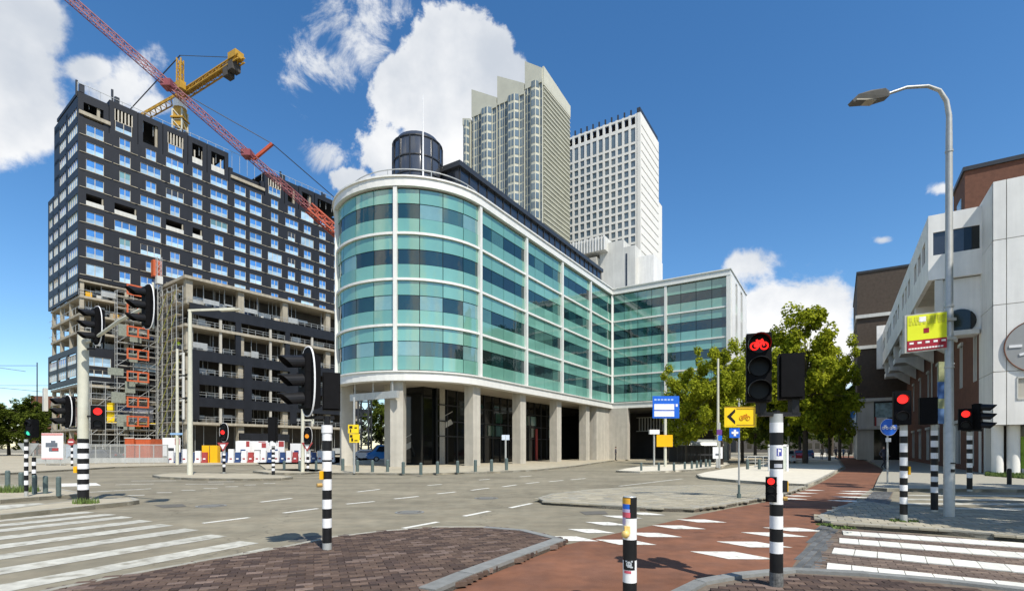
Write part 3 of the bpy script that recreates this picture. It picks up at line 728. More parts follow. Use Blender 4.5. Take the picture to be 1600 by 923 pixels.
# curved canopy below the wing
cn = MB(); pa = []; pb = []
for i in range(13):
    a = R(-90 + 180 * i / 12) ; pa.append((math.cos(a) * .9, math.sin(a) * 1.0))
ring = []
for i in range(9):
    a = R(180 * i / 8); ring.append((math.cos(a) * 1.3, math.sin(a) * .7))
v = []; L_ = 5.2
for s_ in range(2):
    for (yy, zz) in ring: v.append((s_ * L_, yy, 2.0 + zz))
n = len(ring); f = [(i, i + 1, n + i + 1, n + i) for i in range(n - 1)] + [tuple(range(n)), tuple(range(2 * n - 1, n - 1, -1)), (0, n, 2 * n - 1, n - 1)]
can = thing('garage_ramp_canopy', 'long silver rounded canopy over the garage ramp below the glass wing', 'canopy', Vector((P(1050, 715, 57).x, 57, .0)), R(0))
cn.add(v, f); cn.build('canopy_roof', M_galv, can, smooth=True)
cs = MB().box(0, L_, 1.1, 1.25, .1, 2.0).box(0.2, L_ - .2, -1.22, -1.12, .9, 1.1)
for i in range(10): cs.box(.2 + i * .5, .26 + i * .5, -1.2, -1.14, .1, 2.0)
cs.build('canopy_fence', M_dkmet, can)

# roof structures
pt = thing('roof_penthouse', 'long dark glazed penthouse set back on the roof of the glass building', 'penthouse', gb.location, UA)
MB().box(.95, 35.4, 3.0, 12.5, ZT + .5, 28.5).build('wall', M_dkgl, pt)
MB().box(.6, 35.8, 2.7, 12.8, 28.5, 29.0).build('roof_edge', M_dkmet, pt)
pm = MB()
for i in range(24): pm.box(.95 + i * 1.5, 1.03 + i * 1.5, 2.9, 3.0, ZT + .5, 28.5)
for i in range(6): pm.box(.85, .95, 3.0 + i * 1.8, 3.08 + i * 1.8, ZT + .5, 28.5)
pm.box(.95, 35.4, 2.92, 3.0, 26.7, 26.8); pm.build('mullions', M_dkmet, pt)
ct = thing('round_roof_tower', 'round dark glass tower standing on the rounded corner roof', 'roof tower', gb.location, UA)
ctm = MB()
v = []; n = 28
for (z) in (ZT + .5, 31.2):
    for i in range(n): a = 2 * math.pi * i / n; v.append((2.4 * math.cos(a), NR + 2.4 * math.sin(a), z))
for i in range(n): a = 2 * math.pi * i / n; v.append((2.0 * math.cos(a), NR + 2.0 * math.sin(a), 31.8))
f = [(i, (i + 1) % n, n + (i + 1) % n, n + i) for i in range(n)] + [(n + i, n + (i + 1) % n, 2 * n + (i + 1) % n, 2 * n + i) for i in range(n)] + [tuple(range(2 * n, 3 * n))]
ctm.add(v, f); ctm.build('glass_drum', M_dkgl, ct, smooth=True)
cf = MB()
for i in range(14):
    a = 2 * math.pi * i / 14; c, s = 2.42 * math.cos(a), 2.42 * math.sin(a); cf.box(c - .05, c + .05, NR + s - .05, NR + s + .05, ZT + .5, 31.2)
for z in (26.2, 27.8, 29.4, 31.2):
    ring = [(2.47 * math.cos(2 * math.pi * i / 28), NR + 2.47 * math.sin(2 * math.pi * i / 28)) for i in range(29)]
    cf.strip(ring, [(p[0] * .96, NR + (p[1] - NR) * .96) for p in ring], z - .05, z + .05)
cf.build('drum_frame', M_dkmet, ct)
fm = P(661, 275, 45.5)
mast = thing('roof_mast', 'tall thin white mast on the roof in front of the round tower', 'mast', (fm.x, fm.y, ZT + .5))
MB().cyl((0, 0, 0), (0, 0, 6), .09, .06).cyl((0, 0, 6), (0, 0, 9.0), .04, .02, 6).build('pole', M_wht, mast)
rl = thing('roof_rail', 'thin curved maintenance rail above the rounded roof edge', 'rail', gb.location, UA)
rp_ = nose(-1.0, 30, R(-60), R(-260))
MB().tube([(p.x, p.y, ZT + 2.1) for p in rp_], .05, 5).build('rail', M_galv, rl)
for p in rp_[::5]: MB().cyl((p.x, p.y, ZT + .5), (p.x, p.y, ZT + 2.1), .04, n=5).build('rail_post', M_galv, rl)

# pale concrete block behind
def uvthing(name, label, cat, X, Y): return thing(name, label, cat, (X, Y, 0), UA)
cb = uvthing('concrete_stair_block', 'windowless pale concrete block rising behind the dark penthouse', 'building', P(937, 0, 93).x, 93)
MB().box(0, 9, -4.5, 0, 0, 38.6).box(0.01, 6, -6.6, -4.5, 0, 37.2).build('wall', M_pconc, cb)
MB().box(-.05, 0, -5.2, -4.9, 0, 36).build('dark_joint', M_dkgl, cb)
MB().box(1.5, 7, -9.4, -6.6, 0, 35.5).build('side_wall', M_wpan, cb)
MB().box(-1.5, 8, 0.0, 3.4, 0, 36.0).build('recessed_wall', M_conc, cb)
lt = MB()
for i in range(14): lt.box(-1.6, -1.5, -1.6 + i * .55, -1.45 + i * .55, 37, 39.5)
MB().box(-1.4, 8, -1.6, 6.0, 37.0, 39.4).build('plant_screen', M_pconc, cb); lt.build('screen_fins', M_wpan, cb)

# ================================================================ FAR TOWERS
t1 = thing('stepped_stone_tower', 'tall beige stone tower with three stepped sloping crowns', 'tower', (10.0, 165, 0), UA)
F1 = 3.0
def zt1(px, py):   # height on the left face plane for a pixel
    k = (px - 800) / FPX; s = (10 - k * 165) / (0.842 + k * 0.539); Y = 165 + .539 * s; return s, CAMH + (HOR - py) * Y / FPX
secs = [(857, 821, 107, 97, 128), (820, 778, 131, 120, 152), (777, 738, 153, 141, 172), (736, 724, 186, 186, 190)]
win1 = MB(); rib1 = MB()
for (pa_, pb_, ya, yb, ybody) in secs:
    s0, za = zt1(min(pa_, 848), ya); s1, zb = zt1(pb_, yb); _, zc = zt1((pa_ + pb_) / 2, ybody)
    s0 = max(s0, 0)
    b = MB(); b.box(0, 19.5, s0 + .01, s1, 0, zc); b.build('wall', M_ttow, t1)
    # sloping crown screen
    v = [(-.4, s0 + .1, zc - 1), (-.4, s1, zc - 1), (-.4, s1, zb), (-.4, s0 + .1, za), (.4, s0 + .1, zc - 1), (.4, s1, zc - 1), (.4, s1, zb), (.4, s0 + .1, za)]
    MB().add(v, [(0, 3, 2, 1), (4, 5, 6, 7), (0, 1, 5, 4), (1, 2, 6, 5), (2, 3, 7, 6), (3, 0, 4, 7)]).build('crown_screen', M_ttow, t1)
    MB().box(0.5, 12, s1 - .5, s1, zc - 1, zb - 3).build('crown_screen', M_ttow, t1)
    w = s1 - s0; nb = max(2, round(w / 1.0))
    z = zc - F1
    bay = MB().prism([(-.0, s0 + w * .18), (-1.5, s0 + w * .30), (-1.5, s0 + w * .52), (0, s0 + w * .64)], 0, zc - .4).build('bay', M_ttow, t1)
    k = 0
    while z > 10:
        for i in range(nb):
            y0 = s0 + w * i / nb + .14; y1 = s0 + w * (i + 1) / nb - .14; yc = (y0 + y1) / 2; fr_ = (yc - s0) / w
            if .16 < fr_ < .66: continue
            win1.box(-.06, .02, y0, y1, z + .35, z + F1 - .25)
        for (ya0, xa0, ya1, xa1) in ((s0 + w * .18, 0, s0 + w * .30, -1.5), (s0 + w * .30, -1.5, s0 + w * .52, -1.5), (s0 + w * .52, -1.5, s0 + w * .64, 0)):
            for q in range(2 if xa0 == xa1 else 1):
                nn = 2 if xa0 == xa1 else 1
                t0 = (q + .15) / nn; t1_ = (q + .85) / nn
                a = Vector((xa0 + (xa1 - xa0) * t0, ya0 + (ya1 - ya0) * t0, 0)); c = Vector((xa0 + (xa1 - xa0) * t1_, ya0 + (ya1 - ya0) * t1_, 0))
                d = (c - a).normalized(); nrm = Vector((-d.y, d.x, 0)); nrm = nrm if nrm.x < 0 else -nrm
                win1.prism([a + nrm * .06, c + nrm * .06, c - nrm * .05, a - nrm * .05], z + .55, z + F1 - .35)
        z -= F1
    for i in range(0, nb + 1, 2): rib1.box(-.42, 0, s0 + w * i / nb - .10, s0 + w * i / nb + .10, 0, zc)
win1.build('windows', M_twin, t1, kind='stuff'); rib1.build('ribs', M_ttow, t1, kind='stuff')
# louvred flank
fl1 = MB(); zc = zt1(848, 128)[1]
fs_ = MB(); zz = zc
while zz > 10:
    fs_.box(.3, 19.3, -.12, .0, zz - 1.2, zz - .35); fl1.box(.3, 19.3, -.32, 0, zz - .3, zz + .05)
    zz -= 1.5
fs_.build('flank_windows', mat('olive_glass', (0.27, 0.27, 0.20), 0.5, var=.2, vs=.2), t1, kind='stuff'); fl1.build('flank_louvres', M_ttow, t1, kind='stuff')
za = zt1(848, 104)[1]
MB().add([(0, -.3, zc - 1), (19.5, -.3, zc - 1), (19.5, -.3, za - 2), (0, -.3, za), (0, .3, zc - 1), (19.5, .3, zc - 1), (19.5, .3, za - 2), (0, .3, za)], [(0, 1, 2, 3), (7, 6, 5, 4), (0, 4, 5, 1), (1, 5, 6, 2), (2, 6, 7, 3), (3, 7, 4, 0)]).build('crown_screen', M_ttow, t1)

t2 = thing('white_grid_tower', 'tall white stone tower with a square grid of dark windows', 'tower', (45.8, 183, 0), UA)
Z2 = 121.8
F2 = 3.0; W2 = 29.0
MB().box(.35, 22, 0, W2, 0, Z2 - 9.5).box(.35, 21.6, .4, W2, Z2 - 5, Z2 - 4.4).build('wall', mat('window_recess', (0.30, 0.30, 0.28), .8), t2)
g2 = MB(); nc = 11; cw = (W2 - 1.6) / nc
g2.box(0, 22, -.15, 1.4, 0, Z2)
for i in range(nc + 1):
    y = 1.4 + i * cw; g2.box(0, .6, y - .42, y + .42, 0, Z2)
z = Z2 - 9.3; k = 0
wnm = MB().box(0, .12, -.78, .78, 0, 2.15).mesh('window', M_twin)
wnt = MB().box(0, .12, -.78, .78, 0, 4.6).mesh('window', M_twin)
g2.box(0.02, .58, 1.4, W2, Z2 - .9, Z2 - .2); g2.box(0.02, .58, 1.4, W2, Z2 - 4.9, Z2 - 3.7)
for i in range(nc):
    y = 1.4 + (i + .5) * cw
    put('window', wnt, t2, (.24, y, Z2 - 9.6))
    MB().box(.5, 3, y - .7, y + .7, Z2 - 3.6, Z2 - 1.0).build('crown_opening', M_blkm, t2)
z = Z2 - 12.9
while z > 14:
    g2.box(0.02, .58, 1.4, W2, z + 2.2, z + 3.0)
    for i in range(nc):
        y = 1.4 + (i + .5) * cw
        if z > 50: put('window', wnm, t2, (.24, y, z))
    z -= F2
g2.build('stone_grid', M_wtow, t2)
fk = MB(); z = Z2 - 3
while z > 14:
    fk.box(.8, 21.5, -.3, -.14, z - 1.3, z); z -= F2
fk.build('flank_ribs', M_wtow, t2, kind='stuff')
for i in range(12): MB().box(2, 2.5, 1.4 + i * cw, 1.9 + i * cw, Z2, Z2 + 3.2).build('roof_post', M_dkmet, t2)
MB().box(.5, 21.8, .2, .8, Z2, Z2 + 2.2).build('roof_edge', M_dkmet, t2)
MB().box(22, 27, 0, 6, 0, Z2 - 23).build('annex_wall', M_wtow, t2)
# ================================================================ TOWER UNDER CONSTRUCTION
UT = math.atan2(0.8048, 0.5935)
TX, TY = -74.0, 87.3
def tf(px):   # distance along the street face for a pixel column
    k = (px - 800) / FPX; return (TX - k * TY) / (k * 0.8048 - 0.5935)
def tl(px):   # distance along the flank
    k = (px - 800) / FPX; return (TX - k * TY) / (k * 0.5935 + 0.8048)
tw = thing('tower_block', 'tall black clad tower block under construction with open concrete floors below', 'building', (TX, TY, 0), UT)
LX = 58.0; LY = 19.1; LYU = 14.8
R1 = 55.6
cols = {}
def C(a, b): return (tf(a), tf(b))
N2, W_2 = C(186.6, 204), C(179, 213.5)
N3, W3, M3 = C(228, 244), C(219.5, 251.6), C(228.5, 251.5)
N4, W4 = C(266, 281), C(259.5, 287)
N5 = C(301, 316); N6, W6 = C(335.5, 349), C(329, 355.5)
M7, M8 = C(366.5, 384), C(390.5, 409)
N9, W9 = C(423.6, 434.7), C(418.7, 440.4)
N10, W10 = C(450, 461), C(446, 466)
N11, W11 = C(475, 486), C(470.5, 490)
N12 = C(499, 509); W1 = C(134.5, 162.3)
O = 'open'; F = 'film'
grid = [
 [(W1, '')] * 4 + [(W1, O)] + [(W1, '')] * 3 + [(W1, F)],
 [(N2, '')] * 4 + [(W_2, O), (W_2, ''), (N2, ''), (N2, ''), (N2, '')],
 [(N3, ''), (W3, ''), (N3, ''), (W3, ''), (M3, ''), (M3, ''), (W3, ''), (N3, ''), (W3, '')],
 [(W4, ''), (N4, ''), (W4, ''), (N4, ''), (W4, O), (W4, ''), (N4, ''), (W4, ''), (W4, '')],
 [(N5, '')] * 4 + [(N5, O)] + [(N5, '')] * 4,
 [(W6, '')] * 4 + [(N6, ''), (N6, ''), (W6, ''), (W6, ''), (N6, '')],
 [(M7, '')] * 9, [(M8, '')] * 9,
 [(N9, '')] * 4 + [(W9, ''), (W9, ''), (N9, ''), (N9, ''), (N9, '')],
 [(N10, ''), (W10, ''), (N10, ''), (W10, ''), (N10, ''), (N10, ''), (W10, ''), (N10, ''), (N10, '')],
 [(W11, ''), (N11, ''), (W11, ''), (N11, ''), (W11, ''), (W11, ''), (N11, ''), (W11, ''), (N11, '')],
 [(N12, '')] * 9]
grid.append([(C(522, 532), '')] * 9)
WH = 1.95
wall = MB()
def wallrow(z0, z1, ops, x0, x1, mb=wall):   # facade strip with openings
    x = x0
    for (a, b) in sorted(ops):
        if a > x: mb.box(x, a, 0, .3, z0, z1)
        x = b
    if x < x1: mb.box(x, x1, 0, .3, z0, z1)
wcache = {}; wrn = random.Random(21)
def alt_mesh(c):
    d = c.copy(); d.name = 'pane'; d.materials.clear(); d.materials.append(wrn.choice([M_dkgl, M_skyw, M_winb])); return d
def tower_window(parent, w, h, kind, loc, rotz=0):
    k = (round(w, 2), round(h, 2), kind)
    if k not in wcache:
        n = max(1, round(w / 1.1)); m = MB(); f = .07
        m.box(0, w, .05, .17, 0, f).box(0, w, .05, .17, h - f, h).box(0, f, .05, .17, f, h - f).box(w - f, w, .05, .17, f, h - f)
        for i in range(1, n): m.box(w * i / n - .05, w * i / n + .05, .05, .17, f, h - f)
        p = MB().box(f, w - f, .12, .15, f, h * .42); q = MB().box(f, w - f, .12, .15, h * .42, h - f)
        wcache[k] = (m.mesh('window', M_wframe), p.mesh('pane', M_skyw), q.mesh('pane', M_skyw if kind == F else M_skyg))
    a, b, c = wcache[k]
    if kind == '' and wrn.random() < .14: c = wcache[k + ('alt',)] if k + ('alt',) in wcache else wcache.setdefault(k + ('alt',), alt_mesh(c))
    o = put('window', a, parent, loc, rotz); put('pane', b, o); put('pane', c, o)
open_rects = []
for r in range(9):
    z = R1 - 3.0 * r
    ops = [grid[c][r][0] for c in range(len(grid))]
    wallrow(z, z + WH, ops, 0, LX)
    wall.box(0, LX, 0, .3, z - 1.05, z)
    for c in range(len(grid)):
        (a, b), kd = grid[c][r]
        if kd == O:
            fr = MB().box(a, b, .0, .2, z, z + .75).build('parapet_board', M_pconc, tw)
            MB().box(b - .25, b - .05, .1, .4, z + .75, z + WH).build('opening_jamb', M_conc2, tw)
        else: tower_window(tw, b - a, WH, kd, (a, 0, z))
# slim pale sill brackets between the rows
sb = MB()
for r in range(9):
    z = R1 - 3.0 * r
    for c in range(len(grid)):
        (a, b), kd = grid[c][r]
        sb.box(b + .1, b + 1.1, -.12, 0, z - .16, z - .06); sb.box(a - .9, a - .1, -.12, 0, z - .16, z - .06)
        sb.box(a - .1, b + .1, -.06, -.001, z - .09, z - .01)
sb.build('sill_brackets', M_conc2, tw, kind='stuff')
# crown zone between top window row and roof
zr0 = R1 + WH
blocks = [(119, 170, 62.2, 'terrace'), (171, 215, 63.5, 'lights'), (216, 254, 63.5, 'big'), (255, 293, 63.5, 'lights'), (294, 323, 63.4, 'half'), (324, 357, 63.4, 'half'),
          (358, 413, 60.6, 'low'), (414, 444, 63.0, 'lights'), (445, 466, 63.0, 'big'), (467, 491, 63.2, 'big'), (492, 545, 63.2, 'big')]
rb = MB()
for (p0, p1, zt, kd) in blocks:
    a, b = tf(p0), tf(p1); a = max(a, 0)
    rb.box(a, b, .3, 13, zr0 + 5.2 if kd != 'low' else zt - .4, zt - .02) if kd != 'low' else rb.box(a, b, 2.5, 13, zr0, zt - .6)
    wall.box(a, a + .75, 0, .6, zr0, zt); wall.box(b - .75, b, 0, .6, zr0, zt)
    wall.box(a + .75, b - .75, 0, .3, zr0, zr0 + .9)
    if kd == 'low':
        MB().box(a + .3, b, -.3, 1.6, zr0 + .9, zr0 + 1.5).build('terrace_slab', M_conc2, tw)
        wall.box(a + .75, b - .75, .9, 1.2, zr0 + 1.5, zt - .2); continue
    wall.box(a + .75, b - .75, 0, .3, zt - 1.1, zt)
    if kd == 'terrace':
        MB().box(a + .1, b + .2, -.25, 1.5, zr0 + 1.3, zr0 + 1.9).build('terrace_slab', M_conc2, tw)
        MB().box(b - 1.6, b - 1.2, .2, .6, zr0 + 1.9, zt - 1.1).build('opening_jamb', M_conc2, tw)
    if kd == 'lights':
        n = 5; x0 = a + .8; w = (b - a - 1.6) / n
        for i in range(n + 1): MB().box(x0 + i * w - .10, x0 + i * w + .10, .05, .3, zr0 + 2.75, zt - 1.1).build('light_post', M_wframe, tw)
        tower_window(tw, b - a - 1.7, 1.8, '', (a + .85, -.02, zr0 + .92))
    if kd == 'half':
        MB().box(a + .8, b - .8, .1, .3, zr0 + .9, zr0 + 2.1).build('terrace_rail', M_pconc, tw)
        for i in range(3): MB().box(a + 1.2 + i * 1.4, a + 1.4 + i * 1.4, .3, .5, zr0 + .9, zt - 2.2 + i * .3).build('light_post', M_wframe, tw)
    if kd == 'big': MB().box(b - 1.1, b - .75, .3, .7, zr0 + .9, zt - 1.1).build('opening_jamb', M_conc2, tw)
rb.build('roof_slab', M_clad, tw)
# small roof clutter
for px, h in ((120, 1.4), (176, 2.6), (286, 1.2), (440, 1.6), (505, 1.2)):
    x = tf(px); q = MB().box(x, x + .3, .6, .9, 62, 63.3 + h).box(x + .5, x + 1.2, .6, 1.1, 63, 63.6 + h * .5); q.build('roof_post', M_dkmet, tw)
rg = MB()
for i in range(36): rg.box(i * 1.6, i * 1.6 + .06, .5, .56, 60.5, 64.4)
rg.box(0, 57, .5, .56, 64.3, 64.38); rg.build('edge_rail', M_galv, tw)
# lower cladding edge + dark interior
wall.box(0, LX, 0, .3, 30.9, 31.6 - 1.05)
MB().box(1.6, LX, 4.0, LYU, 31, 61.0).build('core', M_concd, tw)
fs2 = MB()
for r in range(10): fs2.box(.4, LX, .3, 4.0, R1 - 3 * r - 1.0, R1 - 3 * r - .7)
fs2.build('floor_edges', M_concd, tw, kind='stuff')
# flank, y from 0 to LY
lw = [(tl(121), tl(106)), (tl(103), tl(93)), (tl(90.5), tl(84)), (tl(82), tl(77))]
nrow = 11
for r in range(-1, 10):
    z = R1 - 3.0 * r - .0
    ly = LYU if r < 3 else LY
    zz = z - 1.05
    x = 0.0
    wall.box(0, .3, 0.3, ly, z + 1.75, z + 3.0 - .55) if r > -1 else None
    wall.box(0, .3, .3, ly, z - .55, z)
    ys_ = [w for w in lw if w[1] <= ly]
    y = .3
    for (a, b) in ys_:
        wall.box(0, .3, y, a, z, z + 1.75 + (.7)); y = b
        o_ = (.0, b, z)
        tower_window(tw, b - a, 2.4, '' if r % 3 else F, (0, b, z), R(-90))
    wall.box(0, .3, y, ly, z, z + 2.45)
wall.box(0, .3, .3, LYU, R1 + 3 + 1.5, 61.8)
wall.build('cladding', M_clad, tw)
MB().box(.3, 4, LYU - .3, LYU, 40, 61).box(.3, 20, LY - .3, LY, 31, 49.5).box(.3, 6, LYU, LY - .3, 49, 49.5).build('back_cladding', M_clad, tw)
# open concrete frame below the cladding
zsl = [30.7, 27.9, 24.9, 21.9, 12.8, 10.2, 5.2]
for z in zsl: MB().box(.2, LX, .0, LY - .8, z - .38, z).build('floor_slab', M_conc2, tw)
cm_ = MB()
colm2 = {}
for (z0, z1) in ((27.9, 30.3), (24.9, 27.5), (21.9, 24.5), (18.9, 21.5), (10.2, 12.4), (5.2, 9.8), (0, 4.8)):
    me = MB().box(-.28, .28, -.28, .28, z0, z1).mesh('column', M_conc2)
    for x in (.6, 7.0, 13.4): put('column', me, tw, (x, .5, 0))
    for y in (6.3, 12.2, 17.6): put('column', me, tw, (.6, y, 0))
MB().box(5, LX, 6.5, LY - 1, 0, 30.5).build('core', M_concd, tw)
# clad band of two storeys
cb2 = MB()
cb2.box(0, 13, 0, .3, 17.6, 19.2).box(0, 13, 0, .3, 12.95, 14.2).box(0, 13, 0, .3, 15.4, 16.0)
for (a, b) in ((0, 1.0), (4.6, 8.0), (12, 13)): cb2.box(a, b, -.001, .299, 14.2, 17.6)
cb2.box(0, .3, .3, LY, 18.2, 19.2).box(0, .3, .3, LY, 12.95, 13.9).box(0, .3, .3, LY, 15.6, 16.3)
for (a, b) in ((.3, 1.2), (6.2, 7.2), (12, 13.2), (18.2, LY)): cb2.box(0, .3, a, b, 13.9, 18.2)
cb2.build('lower_cladding', M_clad, tw)
for z in (14.2, 16.3):
    for (a, b) in ((1.2, 6.2), (7.2, 12), (13.2, 18.2)): tower_window(tw, b - a, 1.6, F if z < 15 else '', (0, b, z), R(-90))
tower_window(tw, 3.6, 1.6, F, (1.0, 0, 16.0)); tower_window(tw, 3.6, 1.4, F, (8.0, 0, 16.0)); tower_window(tw, 3.6, 1.2, '', (1.0, 0, 14.2))
MB().box(-.8, -.2, LY - 1.0, LY + .2, 8.8, 13.2).build('corner_panel', M_pconc, tw)
# edge rails on the open floors
er = MB()
for z in (27.9, 24.9, 21.9, 12.8, 10.2, 5.2):
    er.box(.1, 13, .05, .1, z + 1.0, z + 1.05).box(.1, 13, .05, .1, z + .5, z + .54).box(.1, .15, .1, LY, z + 1.0, z + 1.05)
    for i in range(9): er.box(.1 + i * 1.6, .16 + i * 1.6, .05, .1, z, z + 1.1)
    for i in range(10): er.box(.1, .15, i * 1.9, i * 1.9 + .06, z, z + 1.1)
er.build('safety_rails', M_galv, tw, kind='stuff')
rj = random.Random(3)
for i in range(34):   # stored boards and props on the open floors
    z = rj.choice([5.2, 10.2, 12.8, 21.9, 24.9, 27.9, 0.1]); x = rj.uniform(1, 13); w = rj.uniform(.4, 1.8); h = rj.uniform(.3, 1.5)
    MB().box(x, x + w, 1.0, 1.5, z, z + h).build('stacked_boards', rj.choice([M_pconc, M_conc2, M_signo, M_bluep, M_wframe, M_concd]), tw)

pr_ = MB()
for i in range(150):
    k = rj.randrange(7); z0, z1 = ((27.9, 30.3), (24.9, 27.5), (21.9, 24.5), (18.9, 21.5), (10.2, 12.4), (5.2, 9.8), (.1, 4.8))[k]
    if rj.random() < .6: x, y = rj.uniform(.8, 13.5), rj.uniform(.6, 4.5)
    else: x, y = rj.uniform(.6, 4), rj.uniform(.6, 17)
    pr_.cyl((x, y, z0), (x, y, z1), .05, n=5)
    if rj.random() < .4: pr_.box(x, x + rj.uniform(.5, 2.2), y - .1, y, z0 + rj.uniform(.6, 1.6), z0 + rj.uniform(1.7, 1.9))
pr_.build('formwork_props', M_galv, tw, kind='stuff')
# ---------------------------------------------------------------- lower block
PX, PY = -57.5, 90.3
def pf(px): k = (px - 800) / FPX; return (PX - k * PY) / (k * 0.8048 - 0.5935)
lb = thing('concrete_frame_block', 'lower black and concrete frame block under construction in front of the black tower', 'building', (PX, PY, 0), UT)
PLX = 40.0; PLY = 11.2
for z, t in ((32.2, .5), (23.7, .5), (6.4, .45)): MB().box(-.3, PLX, -.3, PLY, z - t, z).build('floor_slab', M_conc2, lb)
for z in (27.6, 19.0, 14.6, 10.4): MB().box(.3, PLX, .3, PLY, z - .35, z).build('floor_slab', M_conc2, lb)
bb = MB()
for (z0, z1) in ((25.6, 27.5), (17.5, 19.3), (13.2, 15.0), (9.2, 10.9)): bb.box(.6, PLX, -.12, .25, z0, z1)
for px in (304, 387, 458): x = pf(px); bb.box(x - .75, x + .75, -.14, .27, 6.8, 17.5)
for px in (372, 449): x = pf(px); bb.box(x - .5, x + .5, -.14, .27, 19.2, 26.0)
bb.build('black_cladding', M_clad, lb)
for px in (297, 378, 447, 514, 560):
    x = pf(px)
    for (z0, z1) in ((27.4, 31.7), (19.2, 23.2), (14.9, 18.0), (10.8, 13.8), (6.4, 9.7), (0, 5.9)):
        MB().box(x - .55, x + .55, .3, 1.3, z0, z1).build('column', M_conc2, lb)
for px in (345, 423, 488):
    x = pf(px); MB().box(x - .22, x + .22, .0, .3, 6.4, 26.0).build('thin_post', M_conc, lb)
for y in (5.5, 10.6):
    for (z0, z1) in ((27.4, 31.7), (19.2, 23.2), (14.9, 18.0), (10.8, 13.8), (6.4, 9.7), (0, 5.9)): MB().box(.0, .8, y - .3, y + .3, z0, z1).build('column', M_conc2, lb)
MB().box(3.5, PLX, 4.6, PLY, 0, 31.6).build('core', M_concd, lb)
for z in (19.2, 23.7, 14.9, 10.8, 6.4, 27.4):
    e = MB(); e.box(.3, 32, .02, .07, z + 1.0, z + 1.05).box(.3, 32, .02, .07, z + .55, z + .6)
    for i in range(22): e.box(.3 + i * 1.5, .36 + i * 1.5, .02, .08, z, z + 1.05)
    e.box(-.02, .03, 0, PLY, z + 1.0, z + 1.06)
    e.build('safety_rail', M_galv, lb)
for i in range(60):
    z = rj.choice([19.0, 23.7, 14.6, 10.4, 6.4, 27.4, .1, .1]); x = rj.uniform(1, 27); w = rj.uniform(.4, 2.4); h = rj.uniform(.3, 1.4)
    MB().box(x, x + w, 1.8, 2.5, z, z + h).build('stacked_boards', rj.choice([M_pconc, M_conc2, M_pconc, M_bluep, M_wframe, M_concd]), lb)
MB().box(9, 19, -.6, -.2, 3.0, 4.6).build('site_hoarding_board', M_clad, lb)
pr_ = MB()
for i in range(260):
    z0, z1 = rj.choice(((27.6, 31.6), (23.7, 27.2), (19.2, 23.1), (14.9, 18.5), (10.8, 14.1), (6.4, 10), (0.1, 5.9)))
    x, y = (rj.uniform(1, 31), rj.uniform(.8, 4.2)) if rj.random() < .75 else (rj.uniform(.6, 3), rj.uniform(.6, 10.5))
    pr_.cyl((x, y, z0), (x, y, z1), .045, n=5)
    if rj.random() < .5: pr_.box(x, x + rj.uniform(.6, 3.0), y - .1, y, z0 + rj.uniform(.3, 1.2), z0 + rj.uniform(1.3, 1.7))
pr_.build('formwork_props', M_galv, lb, kind='stuff')
# white balcony frames at the block's corner
fr = MB()
for (z0, z1) in ((6.8, 10.0), (10.6, 14.0), (14.6, 18.2)):
    fr.box(-.6, -.3, -.2, 0.1, z0, z1).box(-.6, -.3, 2.4, 2.7, z0, z1).box(-.62, -.28, -.2, 2.7, z1, z1 + .3)
fr.build('balcony_frame', M_pconc, lb)

# ---------------------------------------------------------------- scaffolds, hoist
def scaffold(name, label, X, Y, rot, nx, nz, dx, dz, dep, m, diag, zb=0.0, decks=True):
    s = thing(name, label, 'scaffold', (X, Y, 0), rot)
    p = MB(); l = MB(); d = MB()
    for i in range(nx + 1):
        for y in (0, dep): p.box(i * dx - .04, i * dx + .04, y - .04, y + .04, zb, zb + nz * dz + 1)
    for k in range(1, nz + 1):
        for y in (0, dep): l.box(0, nx * dx, y - .03, y + .03, zb + k * dz - .03, zb + k * dz + .03).box(0, nx * dx, y - .02, y + .02, zb + k * dz + .95, zb + k * dz + 1.0)
    p.build('posts', M_galv, s); l.build('ledgers', M_galv, s)
    for k in range(1, nz + 1):
        if decks: MB().box(.05, nx * dx - .05, .1, dep - .1, zb + k * dz + .04, zb + k * dz + .1).build('deck', M_wframe, s)
    for k in range(nz):
        for i in range(nx):
            if (i + k) % 2 == 0: d.bar((i * dx, -.06, zb + k * dz), ((i + 1) * dx, -.06, zb + (k + 1) * dz), .07)
    d.build('diagonals', diag, s)
    return s
ms_ = mat('scaffold_yellow', (0.50, 0.50, 0.08), 0.6, var=.2)
x, y = tf(178), -1.7

def tloc(x, y): return (TX + x * 0.5935 - y * 0.8048, TY + x * 0.8048 + y * 0.5935)
X, Y = tloc(tf(178), -1.6); scaffold('facade_scaffold', 'tall grey facade scaffold on the open floors of the black tower', X, Y, UT, 3, 14, 2.4, 2.05, 1.1, M_galv, M_galv)
X, Y = tloc(tf(238), -4.5); scaffold('stair_scaffold', 'stair scaffold with yellow diagonal braces in the corner between both blocks', X, Y, UT, 3, 11, 1.9, 2.3, 1.8, ms_, ms_)
X, Y = tloc(tf(140), -.9); scaffold('facade_scaffold', 'low narrow scaffold at the foot of the black tower corner', X, Y, UT, 3, 6, 2.0, 2.05, .8, M_galv, M_galv)
X, Y = PX + (-1.3) * .5935 - 8.6 * .8048, PY + (-1.3) * .8048 + 8.6 * .5935
scaffold('facade_scaffold', 'tall grey scaffold against the open flank of the concrete frame block', X, Y, UT - R(90), 4, 14, 2.0, 2.1, 1.0, M_galv, ms_)
